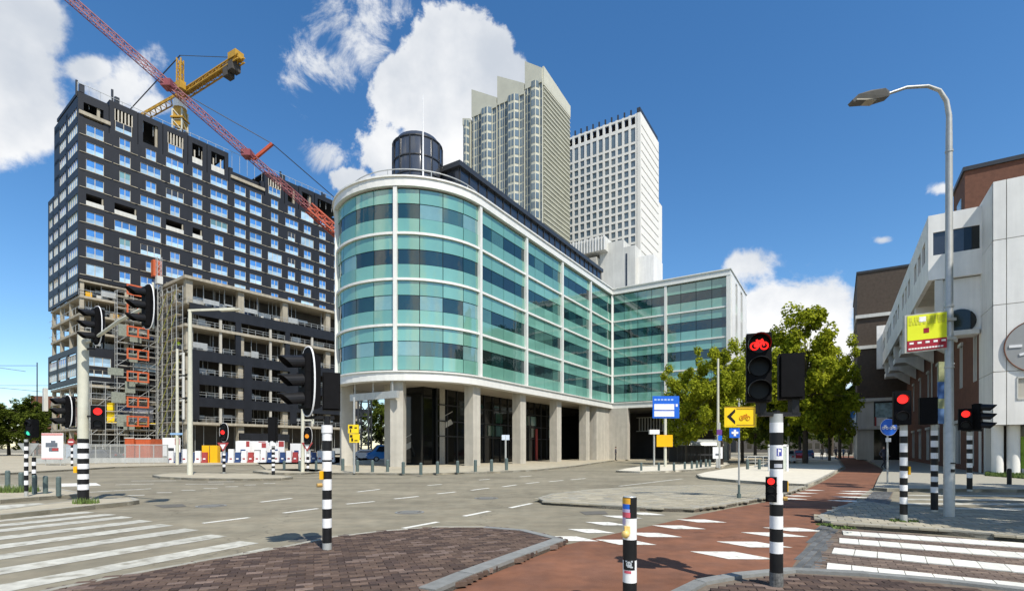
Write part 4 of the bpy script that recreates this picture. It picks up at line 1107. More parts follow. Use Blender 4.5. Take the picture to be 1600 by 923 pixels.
# debris net and chute
X, Y = tloc(tf(205), -1.75); nt_ = thing('debris_net', 'grey green debris net hung on the facade scaffold', 'net', (X, Y, 0), UT)
rn = random.Random(9)
for k in range(9):
    x0 = rn.uniform(-4, 1.5); z0 = rn.uniform(3, 26); MB().box(x0, x0 + rn.uniform(1.4, 2.4), 0, .02, z0, z0 + rn.uniform(1.2, 2.2)).build('net_sheet', mat('net_cloth', (.22, .24, .20), .9, var=.3), nt_)
# orange landing gates
X, Y = tloc(tf(190), -2.6)
ho = thing('construction_hoist', 'construction hoist with orange landing gates and grey lattice mast', 'hoist', (X, Y, 0), UT)
for z in (5.6, 9.0, 13.6, 17.6, 21.6, 25.4, 29.0):
    g_ = MB(); w = 3.4; h = 1.9
    g_.box(0, w, 0, .12, z, z + .25).box(0, w, 0, .12, z + h - .25, z + h)
    for q in (0, w / 2 - .12, w - .25): g_.box(q, q + .25, 0, .12, z + .25, z + h - .25)
    g_.build('landing_gate', M_orange, ho)
lm = MB()
for (a, b) in ((4.6, -.4), (5.3, -.4), (4.6, .3), (5.3, .3)): lm.box(a - .04, a + .04, b - .04, b + .04, 0, 37)
for k in range(37): lm.bar((4.6, -.4, k), (5.3, -.4, k + 1), .05).bar((4.6, .3, k), (4.6, -.4, k + 1), .05).box(4.6, 5.3, -.42, -.38, k, k + .05)
lm.build('mast', M_galv, ho)
MB().box(4.2, 5.6, .35, 1.5, 33.5, 36.5).build('cage', M_orange, ho)
MB().box(4.5, 5.4, -.6, .35, 32, 33.4).build('cage_base', M_pconc, ho)

# ---------------------------------------------------------------- cranes
def lattice(mb, p0, p1, w, h, n, r, tri=True):
    p0 = Vector(p0); p1 = Vector(p1); d = (p1 - p0).normalized(); a = d.cross(Vector((0, 0, 1)))
    if a.length < 1e-3: a = Vector((1, 0, 0))
    a.normalize(); b = a.cross(d)
    if tri: off = [a * (-w / 2), a * (w / 2), b * h]
    else: off = [a * (-w / 2) - b * h / 2, a * (w / 2) - b * h / 2, a * (w / 2) + b * h / 2, a * (-w / 2) + b * h / 2]
    m = len(off)
    for o in off: mb.bar(p0 + o, p1 + o, r * 2.2)
    for k in range(n):
        q0 = p0.lerp(p1, k / n); q1 = p0.lerp(p1, (k + 1) / n); qm = p0.lerp(p1, (k + .5) / n)
        for i in range(m):
            j = (i + 1) % m
            mb.bar(q0 + off[i], q1 + off[j], r * 1.3); mb.bar(q0 + off[i], q0 + off[j], r * 1.2)
cy = thing('tower_crane', 'yellow tower crane standing behind the black tower', 'crane', (-71.3, 110, 0))
b = MB(); lattice(b, (0, 0, 0), (0, 0, 74), 2.0, 2.0, 32, .11, False); b.build('mast', M_cream, cy)
MB().box(-.9, .9, -.9, .9, 70.5, 74.5).box(-1.3, 1.3, -1.3, 1.3, 72, 72.3).build('slewing_unit', M_yell, cy)
MB().cyl((0, 0, 74.5), (0, 0, 76), 1.3).build('slewing_ring', M_wht, cy)
dj = Vector((.878, -.479, 0))
b = MB(); lattice(b, (0, 0, 76), (0, 0, 85.2), .9, .9, 5, .09, False); b.build('tower_head', M_yell, cy)
b = MB(); lattice(b, Vector((0, 0, 77)), dj * 21 + Vector((0, 0, 77.8)), 1.4, .9, 9, .10, False)
q = Vector((-dj.y, dj.x, 0)); b.bar(dj * 1 + Vector((0, 0, 77.3)), dj * 20 + Vector((0, 0, 77.9)), 1.2, .10); b.build('counter_jib', M_yell, cy)
e = dj * 19.5 + Vector((0, 0, 77.5)); Mx = Matrix.Translation(e) @ Matrix.Rotation(math.atan2(dj.y, dj.x), 4, 'Z')
MB().box(-1.4, 1.0, -.9, .9, .5, 1.8, Mx).build('winch_house', M_yell, cy)
MB().box(-3.2, -1.8, -.8, .8, -2.2, .1, Mx).box(-1.4, 0, -.9, .9, -1.6, .1, Mx).build('counterweight', M_concd, cy)
MB().box(1.2, 4, -2.2, -1.0, .6, 2.2, Matrix.Translation((0, 0, 76)) @ Matrix.Rotation(math.atan2(dj.y, dj.x), 4, 'Z')).build('cab', M_yell, cy)
b = MB(); lattice(b, Vector((0, 0, 77)), -dj * 55 + Vector((0, 0, 77.5)), 1.4, 1.3, 26, .09); b.build('jib', M_yell, cy)
b = MB(); b.tube([(0, 0, 86), tuple(-dj * 30 + Vector((0, 0, 78.6)))], .12, 5).tube([(0, 0, 86), tuple(dj * 18 + Vector((0, 0, 79)))], .07, 5); b.build('tie_rod', M_dkmet, cy)
cr_ = thing('luffing_crane', 'red lattice crane boom reaching across the sky in front of the black tower', 'crane', (-24.3, 76, 0))
o3 = Vector((-24.3, 76, 0)); piv = P(548, 384, 75.5) - o3; mid = P(412, 262, 70.0) - o3; dirv = (mid - piv).normalized()
mid2 = P(420, 270, 70.5) - o3
def along(px0, py0, px1, py1, Y0, Y1): return P(px0, py0, Y0) - o3, P(px1, py1, Y1) - o3
Y_a, Y_b = 75.5, 56.0
a3 = P(570, 401, Y_a) - o3; t3 = P(86, -22, Y_b) - o3
def bt(t): return a3.lerp(t3, t)
b = MB(); lattice(b, bt(0), bt(.23), 1.1, 1.0, 8, .09, False); b.build('boom_foot', M_cred2, cr_)
b = MB(); lattice(b, bt(.23), bt(1), .75, .7, 36, .038, False); b.build('boom', M_cred, cr_)
for t_ in (.70, .45): MB().box(-.6, .6, -.6, .6, -.4, .4, Matrix.Translation(bt(t_))).build('boom_joint', M_cred, cr_)
up = Vector((.55, 0, .9))
b = MB()
for t, h in ((.10, 3.6), (.43, 3.2)):
    p = bt(t); b.bar(p, p + Vector((1.2, 0, 1)).normalized() * h, .35)
b.build('strut', M_cred2, cr_)
MB().tube([bt(.43) + Vector((1.2, 0, 1)).normalized() * 3.2, bt(.10) + Vector((1.2, 0, 1)).normalized() * 3.6, bt(0) + Vector((3, 0, 0))], .06, 5).tube([bt(.43) + Vector((1.2, 0, 1)).normalized() * 3.2, bt(.7)], .05, 5).build('pendant_cable', M_dkmet, cr_)
b = MB(); lattice(b, (a3.x, a3.y, 0), (a3.x, a3.y, a3.z), 1.5, 1.5, 14, .09, False); b.build('mast', M_dkmet, cr_)
MB().box(a3.x - 1, a3.x + 2.4, a3.y - 1.2, a3.y + 1.2, a3.z - 2.5, a3.z - .6).build('machinery_deck', M_cred2, cr_)

# ---------------------------------------------------------------- building site at street level
# hoarding barriers
rb_ = random.Random(5)
X0 = G(262, 724.5); X1 = G(524, 723.0)
n = 26; kcount = {}
for i in range(n):
    p = X0.lerp(X1, (i + .5) / n); w = (X1 - X0).length / n; kd = ['white', 'blue', 'white', 'blue', 'white', 'red', 'white'][i % 7]
    if 318 < 262 + (524 - 262) * (i + .5) / n < 342: continue
    hgt = 1.15 if kd != 'white' else rb_.choice([1.3, 1.5, 1.3])
    t = thing('site_barrier', '', 'barrier', (p.x, p.y, ISL))
    q = MB().prism([(-w / 2 + .03, -.22), (w / 2 - .03, -.22), (w / 2 - .03, .22), (-w / 2 + .03, .22)], 0, .18).box(-w / 2 + .05, w / 2 - .05, -.12, .12, .18, hgt)
    q.build('barrier_shell', {'white': M_wht, 'blue': M_bluep, 'red': M_redp}[kd], t)
    MB().box(-w / 2 + .2, w / 2 - .2, -.15, -.12, .35, .5).build('barrier_stripe', M_redp if kd == 'white' else M_wht, t)
    kc = kcount.get(kd, 0); kcount[kd] = kc + 1
    t['label'] = '%s %s plastic site barrier counted from the pale square lamp post' % (ORDN[kc], kd)
    _ = {'white': 'white plastic site barrier with a red stripe before the concrete frame block', 'blue': 'blue plastic site barrier before the concrete frame block', 'red': 'red plastic site barrier before the concrete frame block'}[kd]
    t['group'] = {'white': 'white site barriers along the building site', 'blue': 'blue site barriers along the building site', 'red': 'red site barriers along the building site'}[kd]
# boards with posters, as seen over the barriers
for k, (px, py, w, h, lab) in enumerate([(381, 698, 1.5, 1.9, 'white site board with red corner left of the small striped signal'), (404, 702, 2.0, 1.7, 'white site board with grey drawing and red corner, nearest the orange cabinet'), (430, 700, 2.3, 1.9, 'wide pale site board behind the tall striped signal pole'), (268, 699, 2.2, 2.3, 'white and red site board left of the pale lamp post'), (466, 701, 2.0, 1.6, 'white site board with red corner beside the grey mast'), (394, 690, 4.2, 1.9, 'long white cabin wall above the site boards')]):
    c = P(px, py, 62 + k * .7)
    t = thing('site_board', lab, 'board', (c.x, c.y, ISL))
    MB().box(-w / 2, w / 2, -.04, .04, .6, .6 + h).build('board', M_wht, t)
    for xx in (-w / 2 + .1, w / 2 - .15): MB().box(xx, xx + .06, .04, .1, 0, .6 + h).build('post', M_galv, t)
    MB().box(w / 2 - w * .3, w / 2 - .06, -.06, -.04, .6 + h * .62, .6 + h - .06).build('print', M_redp, t)
    MB().box(-w * .25, w * .15, -.06, -.04, .6 + h * .2, .6 + h * .45).build('print', M_dkmet if k % 2 else M_bluep, t)
c = G(330, 724); t = thing('orange_cabinet', 'bright orange site cabinet standing among the barriers', 'cabinet', (c.x, c.y, ISL))
MB().box(-.85, .85, -.3, .3, 0, 1.9).build('body', M_signo, t); MB().box(-.03, .03, -.32, -.3, .05, 1.85).build('door_gap', M_dkmet, t)
for (px0, px1, y0, y1, lab) in [(195, 209, 685, 716, 'tall orange site container beside the fence'), (212, 235, 686, 712, 'wide orange container with pale frame behind the fence')]:
    Yc = 70; c = P((px0 + px1) / 2, 0, Yc); w = (px1 - px0) * Yc / FPX; t = thing('site_container', lab, 'container', (c.x, Yc, .05)); h = zat(y0, Yc)
    MB().box(-w / 2, w / 2, 0, 2.4, 0, h).build('shell', M_orange, t)
    k = MB()
    for i in range(7): k.box(-w / 2 + w * (i + .3) / 7, -w / 2 + w * (i + .55) / 7, -.04, 0, .1, h - .1)
    k.build('ribs', M_orange, t); MB().box(-w / 2 - .05, w / 2 + .05, -.06, .02, h, h + .12).build('top_rail', M_pconc, t)
# wire fence with posts and the sign
fA = G(52, 727); fB = G(262, 725)
t = thing('site_fence', 'low grey mesh fence running along the building site', 'fence', (fA.x, fA.y, ISL))
d = fB - fA; n = 9
mesh_ = MB()
for i in range(n + 1):
    p = d * (i / n); MB().cyl((p.x, p.y, 0), (p.x, p.y, 2.0), .06, n=6).build('fence_post', M_galv, t)
mesh_.bar((0, 0, 1.95), (d.x, d.y, 1.95), .09).bar((0, 0, .35), (d.x, d.y, .35), .12, .5)
for i in range(150):
    p = d * (i / 150); mesh_.box(p.x - .012, p.x + .012, p.y - .012, p.y + .012, .1, 1.95)
mesh_.build('mesh_panels', M_galv, t, kind='stuff')
c = G(82, 728.5); t = thing('site_notice', 'white site notice board with pink border behind the small bollards', 'sign', (c.x, c.y, ISL))
MB().box(-1.0, 1.0, -.03, .03, .55, 3.0).build('panel', M_wht, t)
pk = mat('notice_pink', (.62, .30, .28), .6)
MB().box(-.98, .98, -.05, -.03, 2.78, 2.98).box(-.98, .98, -.05, -.03, .57, .68).build('border', pk, t)
MB().box(-.6, .5, -.05, -.03, 1.7, 2.1).box(-.3, .6, -.05, -.03, 1.3, 1.65).box(-.1, .3, -.05, -.03, 2.1, 2.3).build('print', mat('print_grey', (.12, .14, .17), .6), t)
MB().box(0, .6, -.06, -.05, 1.35, 1.6).build('print', M_redp, t)
for xx in (-.7, .7): MB().cyl((xx, .06, 0), (xx, .06, 3.0), .04, n=6).build('post', M_galv, t)
# yellow and blue banner on the tower's first floor
X, Y = tloc(tf(166), -.4); t = thing('site_banner', 'yellow and blue banner hung on the first floor of the black tower', 'banner', (X, Y, 0), UT)
MB().box(0, 1.2, 0, .06, 6.5, 9.8).build('cloth', M_signy, t); MB().box(1.2, 7, 0, .06, 6.6, 9.6).build('cloth', mat('banner_grey', (.32, .34, .42), .7), t)
MB().box(1.4, 2.4, -.03, 0, 7, 9.3).box(2.4, 4, -.03, 0, 8.6, 9.3).build('print', M_bluep, t); MB().box(-.8, 8, -.1, .1, 6.1, 6.4).build('bottom_board', M_signy, t)
# far brown house and wires at left
b_ = thing('brown_brick_house', 'distant flat roofed brown brick house beyond the dark trees', 'building', (P(48, 0, 140).x, 140, 0), R(10))
MB().box(0, 14, 0, 10, 0, zat(618, 140)).build('wall', M_brickw, b_)
for i in range(3):
    for k in range(2): MB().box(1.2 + i * 1.8, 2.4 + i * 1.8, -.05, .1, 12.5 - k * 3.2, 14.0 - k * 3.2).build('window', M_twin, b_)
wr = thing('overhead_wires', 'thin overhead tram wires at the far edge of the sky', 'wire', (-130, 100, 0))
wv = MB()
for (a, b2) in (((-60, 571, 120), (58, 571, 112)), ((-60, 566, 120), (40, 580, 120)), ((-60, 602, 140), (80, 602, 125)), ((-60, 600, 120), (70, 612, 120))):
    p = P(*a) - Vector((-130, 100, 0)); q = P(*b2) - Vector((-130, 100, 0)); wv.tube([p, q], .045, 4)
wv.build('wires', M_dkmet, wr)
tp = P(58, 0, 118); t = thing('tram_mast', 'slim dark tram mast at the edge of the far dark trees', 'mast', (tp.x, 118, 0)); MB().cyl((0, 0, 0), (0, 0, zat(566, 118)), .14, .1, 8).build('pole', M_dkmet, t)
# ================================================================ BUILDINGS ON THE RIGHT
wx, wy = 28.2, 30.0
rbg = thing('white_panel_building', 'white panelled corner building with a large round grey emblem', 'building', (wx, wy, 0), UA)
# local x along the street (u), local y left of it; the facade plane is y=0, the building is at y<0, the front face x=0 runs to -y
Zs = [3.05, 6.16, 10.06, 13.85, 17.3]
for k in range(4):
    z0, z1 = Zs[k] + .02, Zs[k + 1] - .02
    for (y0, y1) in ((-.0, -.55), (-.59, -4.4), (-4.44, -8.2), (-8.24, -12)):
        if k == 0 and y0 == -.59:
            # panel with a window
            MB().box(0, .3, -1.0, -.59, z0, z1).box(0, .3, -4.4, -1.0, z0, 4.55).box(0, .3, -4.4, -1.0, 5.75, z1).build('wall_panel', M_wpan, rbg)
            MB().box(-.04, .1, -1.06, -1.0, 4.5, 5.8).box(-.04, .1, -4.0, -1.0, 5.72, 5.8).box(-.04, .1, -4.0, -1.0, 4.5, 4.56).build('window_frame', M_pconc, rbg)
            MB().box(.12, .2, -4.4, -1.0, 4.5, 5.8).build('window_pane', M_dkgl, rbg); continue
        MB().box(0, .3, y1, y0, z0, z1).build('wall_panel', M_wpan, rbg)
    MB().box(.02, 3.6, -.3, -.0, z0, z1).build('wall_panel', M_wpan, rbg)
MB().box(.06, 3.5, -12, -.06, 3.1, 17.28).box(3.5, 12, -12, -.5, 3.1, 17.28).build('core', M_conc, rbg)
em = MB().cyl((-.02, -1.95, 7.5), (-.10, -1.95, 7.5), 1.5, n=48); em.build('emblem_disc', mat('emblem_grey', (.30, .31, .31), .5, var=.05), rbg, smooth=True)
rim = [(math.cos(2 * math.pi * i / 48), math.sin(2 * math.pi * i / 48)) for i in range(49)]
rmb = MB(); rmb.tube([(-.09, -1.95 + 1.5 * a, 7.5 + 1.5 * b) for a, b in rim], .035, 5); rmb.build('emblem_rim', M_brickw, rbg)
Me = Matrix.Translation((-.12, -1.95, 7.5))
MB().box(-.02, .02, .75, 1.30, -.02, .13, Me).box(-.02, .02, .45, .95, -.30, -.17, Me @ Matrix.Rotation(R(-14), 4, 'X')).build('emblem_mark', M_wht, rbg)
MB().cyl((-.15, -1.55, 7.95), (-.12, -1.55, 7.95), .16, n=14).box(-.16, -.12, -1.9, -1.5, 7.75, 7.85).build('emblem_mark', M_signy, rbg)
MB().cyl((-.15, -1.55 + .05, 7.52), (-.12, -1.5, 7.52), .05, n=10).build('emblem_mark', M_blkm, rbg)
for (y, r_) in ((-.35, .28), (-1.05, .3)): MB().cyl((.9, y, ISL), (.9, y, 3.05), r_, n=16).build('column', M_wpan, rbg, smooth=True)
for i, y in enumerate((.05, .0)): MB().box(2.2 + i * 1.4, 2.6 + i * 1.4, -.45, -.05, ISL, 3.05).build('pier', M_pconc, rbg)
MB().box(1.6, 1.8, -12, -1.5, ISL, 3.05).build('shop_glass', M_lobby, rbg)
lg = mat('lime_frame', (.25, .42, .03), .5)
MB().box(1.45, 1.6, -12, -1.5, 1.25, 1.42).box(1.45, 1.6, -1.75, -1.5, ISL, 2.4).box(1.46, 1.59, -12, -1.5, .1, .3).build('shop_frame', lg, rbg)
MB().box(1.3, 1.6, -12, -1.5, ISL, .5).build('plinth', M_pconc, rbg)

# white cantilever with windows over the street
cv = thing('cantilevered_white_storey', 'long white cantilevered storey with small windows above the street', 'building', (wx, wy, 0), UA)
CX0 = 3.05; CY = 2.65; CZ0, CZ1 = 12.75, 17.0; CL = 44.6
def wallY(mb, y, x0, x1, z0, z1, ops, th=.25):   # wall in plane y, openings (a,b,za,zb)
    x = x0
    for (a, b, za, zb) in sorted(ops):
        mb.box(x, a, y - th, y, z0, z1); mb.box(a, b, y - th, y, z0, za); mb.box(a, b, y - th, y, zb, z1); x = b
    mb.box(x, x1, y - th, y, z0, z1)
ops = []
x = CX0 + 1.2
while x < CL - 2:
    ops.append((x, x + 1.5, 14.4, 15.8)); x += 2.3 if len(ops) % 3 else 4.2
m_ = MB(); wallY(m_, CY, CX0, CL, CZ0, CZ1, ops); m_.build('street_wall', M_wpan, cv)
for o_ in ops: MB().box(o_[0], o_[1], CY - .22, CY - .12, o_[2], o_[3]).build('window_pane', M_dkgl, cv)
fr2 = MB().box(CX0 - .25, CX0, 0, CY, CZ0, 14.35).box(CX0 - .25, CX0, 0, CY, 15.85, CZ1).box(CX0 - .25, CX0, CY - .25, CY, 14.35, 15.85).box(CX0 - .25, CX0, 0, .1, 14.35, 15.85)
fr2.build('front_wall', M_wpan, cv)
MB().box(CX0 - .15, CX0 - .08, .1, CY - .25, 14.35, 15.85).build('window_pane', M_dkgl, cv)
MB().box(CX0 - .17, CX0 - .13, .1, .85, 14.35, 15.85).build('window_blind', M_lobby, cv)
MB().box(CX0, CL, -6, CY - .25, CZ1 - .4, CZ1 - .1).box(CX0, CL, -6, CY - .25, CZ0, CZ0 + .3).build('floor', M_conc, cv)
MB().box(CX0 + .3, CL, -6, 1.2, CZ0 + .3, CZ1 - .4).build('core', M_lobby, cv)
for i, x in enumerate((10.5, 16, 22, 28.5, 35, 41)):
    MB().add([(x, .0, 9.8), (x, .0, 12.74), (x, CY - .1, 12.74), (x, CY - .1, 11.6), (x + .5, .0, 9.8), (x + .5, .0, 12.74), (x + .5, CY - .1, 12.74), (x + .5, CY - .1, 11.6)],
             [(3, 2, 1, 0), (4, 5, 6, 7), (0, 1, 5, 4), (1, 2, 6, 5), (2, 3, 7, 6), (3, 0, 4, 7)]).build('bracket_fin', M_wpan, cv)
    MB().box(x - .02, x + 2.6, .0, CY - .2, 10.9, 11.5).build('bracket_soffit', M_wpan, cv)
MB().box(CL - .3, CL, .0, CY + .6, 12.4, 18.2).build('end_wall', M_wpan, cv)

# brick street wall below
bk = thing('brown_brick_building', 'long dark brown brick building with narrow pale framed windows along the shaded street', 'building', (wx, wy, 0), UA)
bops = []
for x in (4.9, 9.5, 14.5, 20, 26, 32, 38):
    bops.append((x, x + 1.0, 6.2, 9.3))
b1 = MB(); wallY(b1, -.12, 3.6, 46, 5.2, 12.75, bops, .3); b1.build('upper_wall', M_brickw, bk)
gops = [(x - .2, x + 1.8, .5, 3.6) for x in (6, 10.5, 15, 20, 26, 32, 38)]
b1 = MB(); wallY(b1, -.12, 3.6, 46, ISL, 5.2, gops, .3); b1.build('lower_wall', M_brickw, bk)
for (a, b, z0, z1) in bops + gops:
    MB().box(a, b, -.36, -.3, z0, z1).build('window_pane', M_dkgl, bk)
    MB().box(a - .02, a + .10, -.30, -.11, z0, z1).box(b - .10, b + .02, -.30, -.11, z0, z1).box(a - .15, b + .15, -.30, .0, z1, z1 + .24).build('window_frame', M_pconc, bk)
for x in (12.8, 23.5): MB().cyl((x, -.04, .2), (x, -.04, 12), .07, n=8).build('downpipe', M_pconc, bk)
MB().box(3.6, 46, -10, -.45, ISL, 12.7).build('core', M_brickd, bk)
# recess with arch beneath the cantilever
MB().box(CX0 - .2, CX0 + 1.2, .1, 2.3, 9.0, 9.3).box(CX0 - .2, CX0 + .05, 1.9, 2.3, 9.3, 12.7).build('loggia_frame', M_pconc, bk)
MB().cyl((CX0 + .0, 1.0, 9.9), (CX0 + .1, 1.0, 9.9), .8, n=24).build('arched_window', M_lobby, bk)
MB().box(CX0 + .1, CX0 + .3, 0, 1.9, 9.3, 12.7).build('loggia_wall', M_wpan, bk)
# high brown tower volume behind
hb = thing('brown_brick_roof_block', 'tall red brown brick block rising above the white panelled building', 'building', (39.8, 45, 0), UA)
MB().box(0, 5.2, -22, 0, 0, 26.0).build('wall', M_brickw, hb); MB().box(-.15, 5.35, -22.1, .15, 26.0, 26.35).build('roof_edge', M_dkmet, hb)
for k in range(3): MB().box(1.4, 3.2, .0, .06, 20.2 + k * 1.5, 21.2 + k * 1.5).build('window', M_skyw, hb)

# brown building closing the street's side
br = thing('dark_brown_street_building', 'dark brown brick building with pale floor bands and glazed corner shop', 'building', (wx + .537 * 45.8, wy + .844 * 45.8, 0), UA)
MB().box(0, 20, -3, 5.4, 8.6, 26).build('upper_wall', M_brickd, br)
for z in (20.0, 15.7, 8.4): MB().box(-.25, 20.2, -3.2, 5.6, z - .25, z + .2).build('floor_band', M_pconc, br)
MB().box(-.1, 20, -3.1, 5.5, 26, 26.3).build('roof_edge', M_dkmet, br)
MB().box(0.02, 20, 3.5, 5.4, ISL, 8.15).build('pier', M_pconc, br)
MB().box(0.4, 20, -3, 3.5, ISL, 4.3).build('shop_glass', M_lobby, br)
MB().box(.2, 20, -3, 3.5, 4.8, 8.15).build('upper_glass', M_dkgl, br)
MB().box(.12, .19, 1.0, 3.3, 5.9, 7.9).build('upper_poster', mat('poster_pale_blue', (.30, .45, .50), .5, var=.5, vs=1.5), br)
MB().box(0, .3, 2.0, 3.4, 4.8, 5.9).build('poster', M_wht, br); MB().box(-.02, 0, 3.2, 3.4, 4.7, 6).build('poster_edge', M_redp, br)
MB().box(-.3, 20, -3, 6.8, 4.3, 4.75).build('canopy', M_pconc, br)
MB().box(0, 8, 5.5, 6.6, 4.8, 7.4).build('glass_balcony', M_skyg, br); MB().box(-.1, 0, 6.4, 6.6, 4.8, 7.8).box(-.1, 8, 5.4, 6.7, 7.5, 7.8).build('balcony_frame', M_pconc, br)
# far street end buildings seen between the trunks
fe = thing('pale_street_end_building', 'pale far building at the end of the tree lined street', 'building', (P(1150, 0, 210).x, 210, 0), R(0))
MB().box(0, 90, 0, 10, 0, 13).build('wall', M_concd, fe)
ww = MB()
for i in range(28):
    for k in range(3): MB_ = ww.box(1.5 + i * 3.1, 3.3 + i * 3.1, -.05, .1, 1.6 + k * 3.8, 3.9 + k * 3.8)
ww.build('windows', M_lobby, fe, kind='stuff')

# ================================================================ TREES
def crown_mesh(seed, clumps, nleaf, size, m, name='crown'):
    rnd = random.Random(seed); b = MB(); tot = sum(c[3] ** 2 for c in clumps)
    for (cx, cy, cz, r) in clumps:
        n = int(nleaf * r * r / tot)
        sub = [(rnd.gauss(0, .55) * r, rnd.gauss(0, .55) * r, rnd.gauss(0, .45) * r, rnd.uniform(.18, .42) * r) for _ in range(11)]
        for _ in range(n):
            s = rnd.choice(sub)
            d = Vector((rnd.gauss(0, 1), rnd.gauss(0, 1), rnd.gauss(0, 1))).normalized(); rr = s[3] * rnd.uniform(.55, 1.1)
            p = Vector((cx + s[0], cy + s[1], cz + s[2])) + d * rr
            a = Vector((rnd.gauss(0, 1), rnd.gauss(0, 1), rnd.gauss(0, .6))).normalized(); q = (d * .6 + Vector((rnd.gauss(0, .5), rnd.gauss(0, .5), .5))).normalized()
            a = (a - q * a.dot(q)).normalized(); c2 = q.cross(a); z = size * rnd.uniform(.6, 1.3)
            b.add([p - a * z * .5, p + c2 * z * .35, p + a * z * .5, p - c2 * z * .35], [(0, 1, 2, 3)])
    return b.mesh(name, m)
def trunk_mesh(seed, h, r, clumps):
    rnd = random.Random(seed); b = MB()
    pts = [Vector((0, 0, 0)), Vector((rnd.uniform(-.1, .1), rnd.uniform(-.1, .1), h * .35)), Vector((rnd.uniform(-.2, .2), rnd.uniform(-.2, .2), h * .7)), Vector((0, 0, h))]
    b.tube(pts, [r * 1.25, r, r * .75, r * .35], 8)
    for (cx, cy, cz, cr) in clumps:
        s = pts[1].lerp(pts[3], rnd.uniform(.1, .8)); e = Vector((cx, cy, cz)); m1 = s.lerp(e, .5) + Vector((0, 0, .25))
        b.tube([s, m1, e], [r * .45, r * .28, r * .08], 5)
        for _ in range(3): b.tube([m1, e + Vector((rnd.gauss(0, .5) * cr, rnd.gauss(0, .5) * cr, rnd.gauss(0, .4) * cr))], [r * .2, r * .05], 4)
    return b.mesh('trunk', M_bark)
def kindtree(seed, H, rad, zb, nleaf, size, m, thr=.16):
    rnd = random.Random(seed); cl = []
    for i in range(11):
        t = i / 10; z = zb + (H - zb) * (.12 + .8 * t); w = rad * math.sin(math.pi * (.18 + .74 * t)) ; a = i * 2.4
        k = rnd.uniform(.35, .75) * (0 if i == 10 else 1); cl.append((w * k * math.cos(a), w * k * math.sin(a), z, rad * rnd.uniform(.38, .56) * (.75 + .35 * math.sin(math.pi * t))))
    return crown_mesh(seed, cl, nleaf, size, m), trunk_mesh(seed, H * .8, thr, cl)
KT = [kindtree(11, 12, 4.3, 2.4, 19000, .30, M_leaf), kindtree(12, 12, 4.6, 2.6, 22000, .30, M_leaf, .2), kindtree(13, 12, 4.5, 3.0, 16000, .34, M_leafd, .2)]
def tree(px, Y, H, wid, kind, label, rot=0, group=None, X=None):
    X = P(px, 0, Y).x if X is None else X
    t = thing('broadleaf_tree', label, 'tree', (X, Y, .05), rot, group)
    s = H / 12.0; sx = wid / 8.6
    for me in KT[kind]:
        o = put(me.name.split('.')[0], me, t); o.scale = (sx, sx, s)
    return t
tree(1128, 50, 11.6, 6.6, 0, 'yellow green tree in front of the white end of the glass wing', .3)
tree(1072, 54, 9.8, 5.8, 0, 'smaller yellow green tree behind the blue direction sign', 2.1)
tree(1160, 60, 11.5, 6.5, 1, 'yellow green tree partly behind the bicycle signal', 1.1)
tree(1258, 54, 15.6, 9.6, 1, 'tallest sunlit tree at the corner of the side street', 4.0)
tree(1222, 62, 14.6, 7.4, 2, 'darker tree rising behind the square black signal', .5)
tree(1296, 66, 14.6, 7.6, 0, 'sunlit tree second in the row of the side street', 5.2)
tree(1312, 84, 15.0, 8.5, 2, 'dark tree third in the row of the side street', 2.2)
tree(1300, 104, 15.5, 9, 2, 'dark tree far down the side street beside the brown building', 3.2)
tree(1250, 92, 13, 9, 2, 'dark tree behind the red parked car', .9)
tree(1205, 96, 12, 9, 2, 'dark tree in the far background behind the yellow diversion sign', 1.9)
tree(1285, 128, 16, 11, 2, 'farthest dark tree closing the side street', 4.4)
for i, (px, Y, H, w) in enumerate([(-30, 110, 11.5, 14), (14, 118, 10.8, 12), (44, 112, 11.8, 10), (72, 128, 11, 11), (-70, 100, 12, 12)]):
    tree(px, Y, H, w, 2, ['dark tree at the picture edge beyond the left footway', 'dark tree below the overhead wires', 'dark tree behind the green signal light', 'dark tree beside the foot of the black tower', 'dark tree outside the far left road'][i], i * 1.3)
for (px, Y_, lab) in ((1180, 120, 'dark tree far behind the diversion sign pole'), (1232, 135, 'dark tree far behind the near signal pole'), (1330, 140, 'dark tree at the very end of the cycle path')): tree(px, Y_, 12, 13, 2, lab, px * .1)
# street trees on the near right side whose crowns shade the crossing
tree(0, 7.4, 12.5, 8.0, 1, 'street tree beside the camera on the near right corner', 1.0, X=14.7)
tree(0, 13.5, 13.0, 8.5, 0, 'street tree on the right pavement beyond the zebra crossing', 2.0, X=22.5)
tree(0, 6.0, 11, 7, 0, 'street tree farther right behind the camera', 3.0, X=27)
# trees seen through the arcade
tree(596, 84, 9, 8, 2, 'dark tree seen through the open arcade corner', .7)

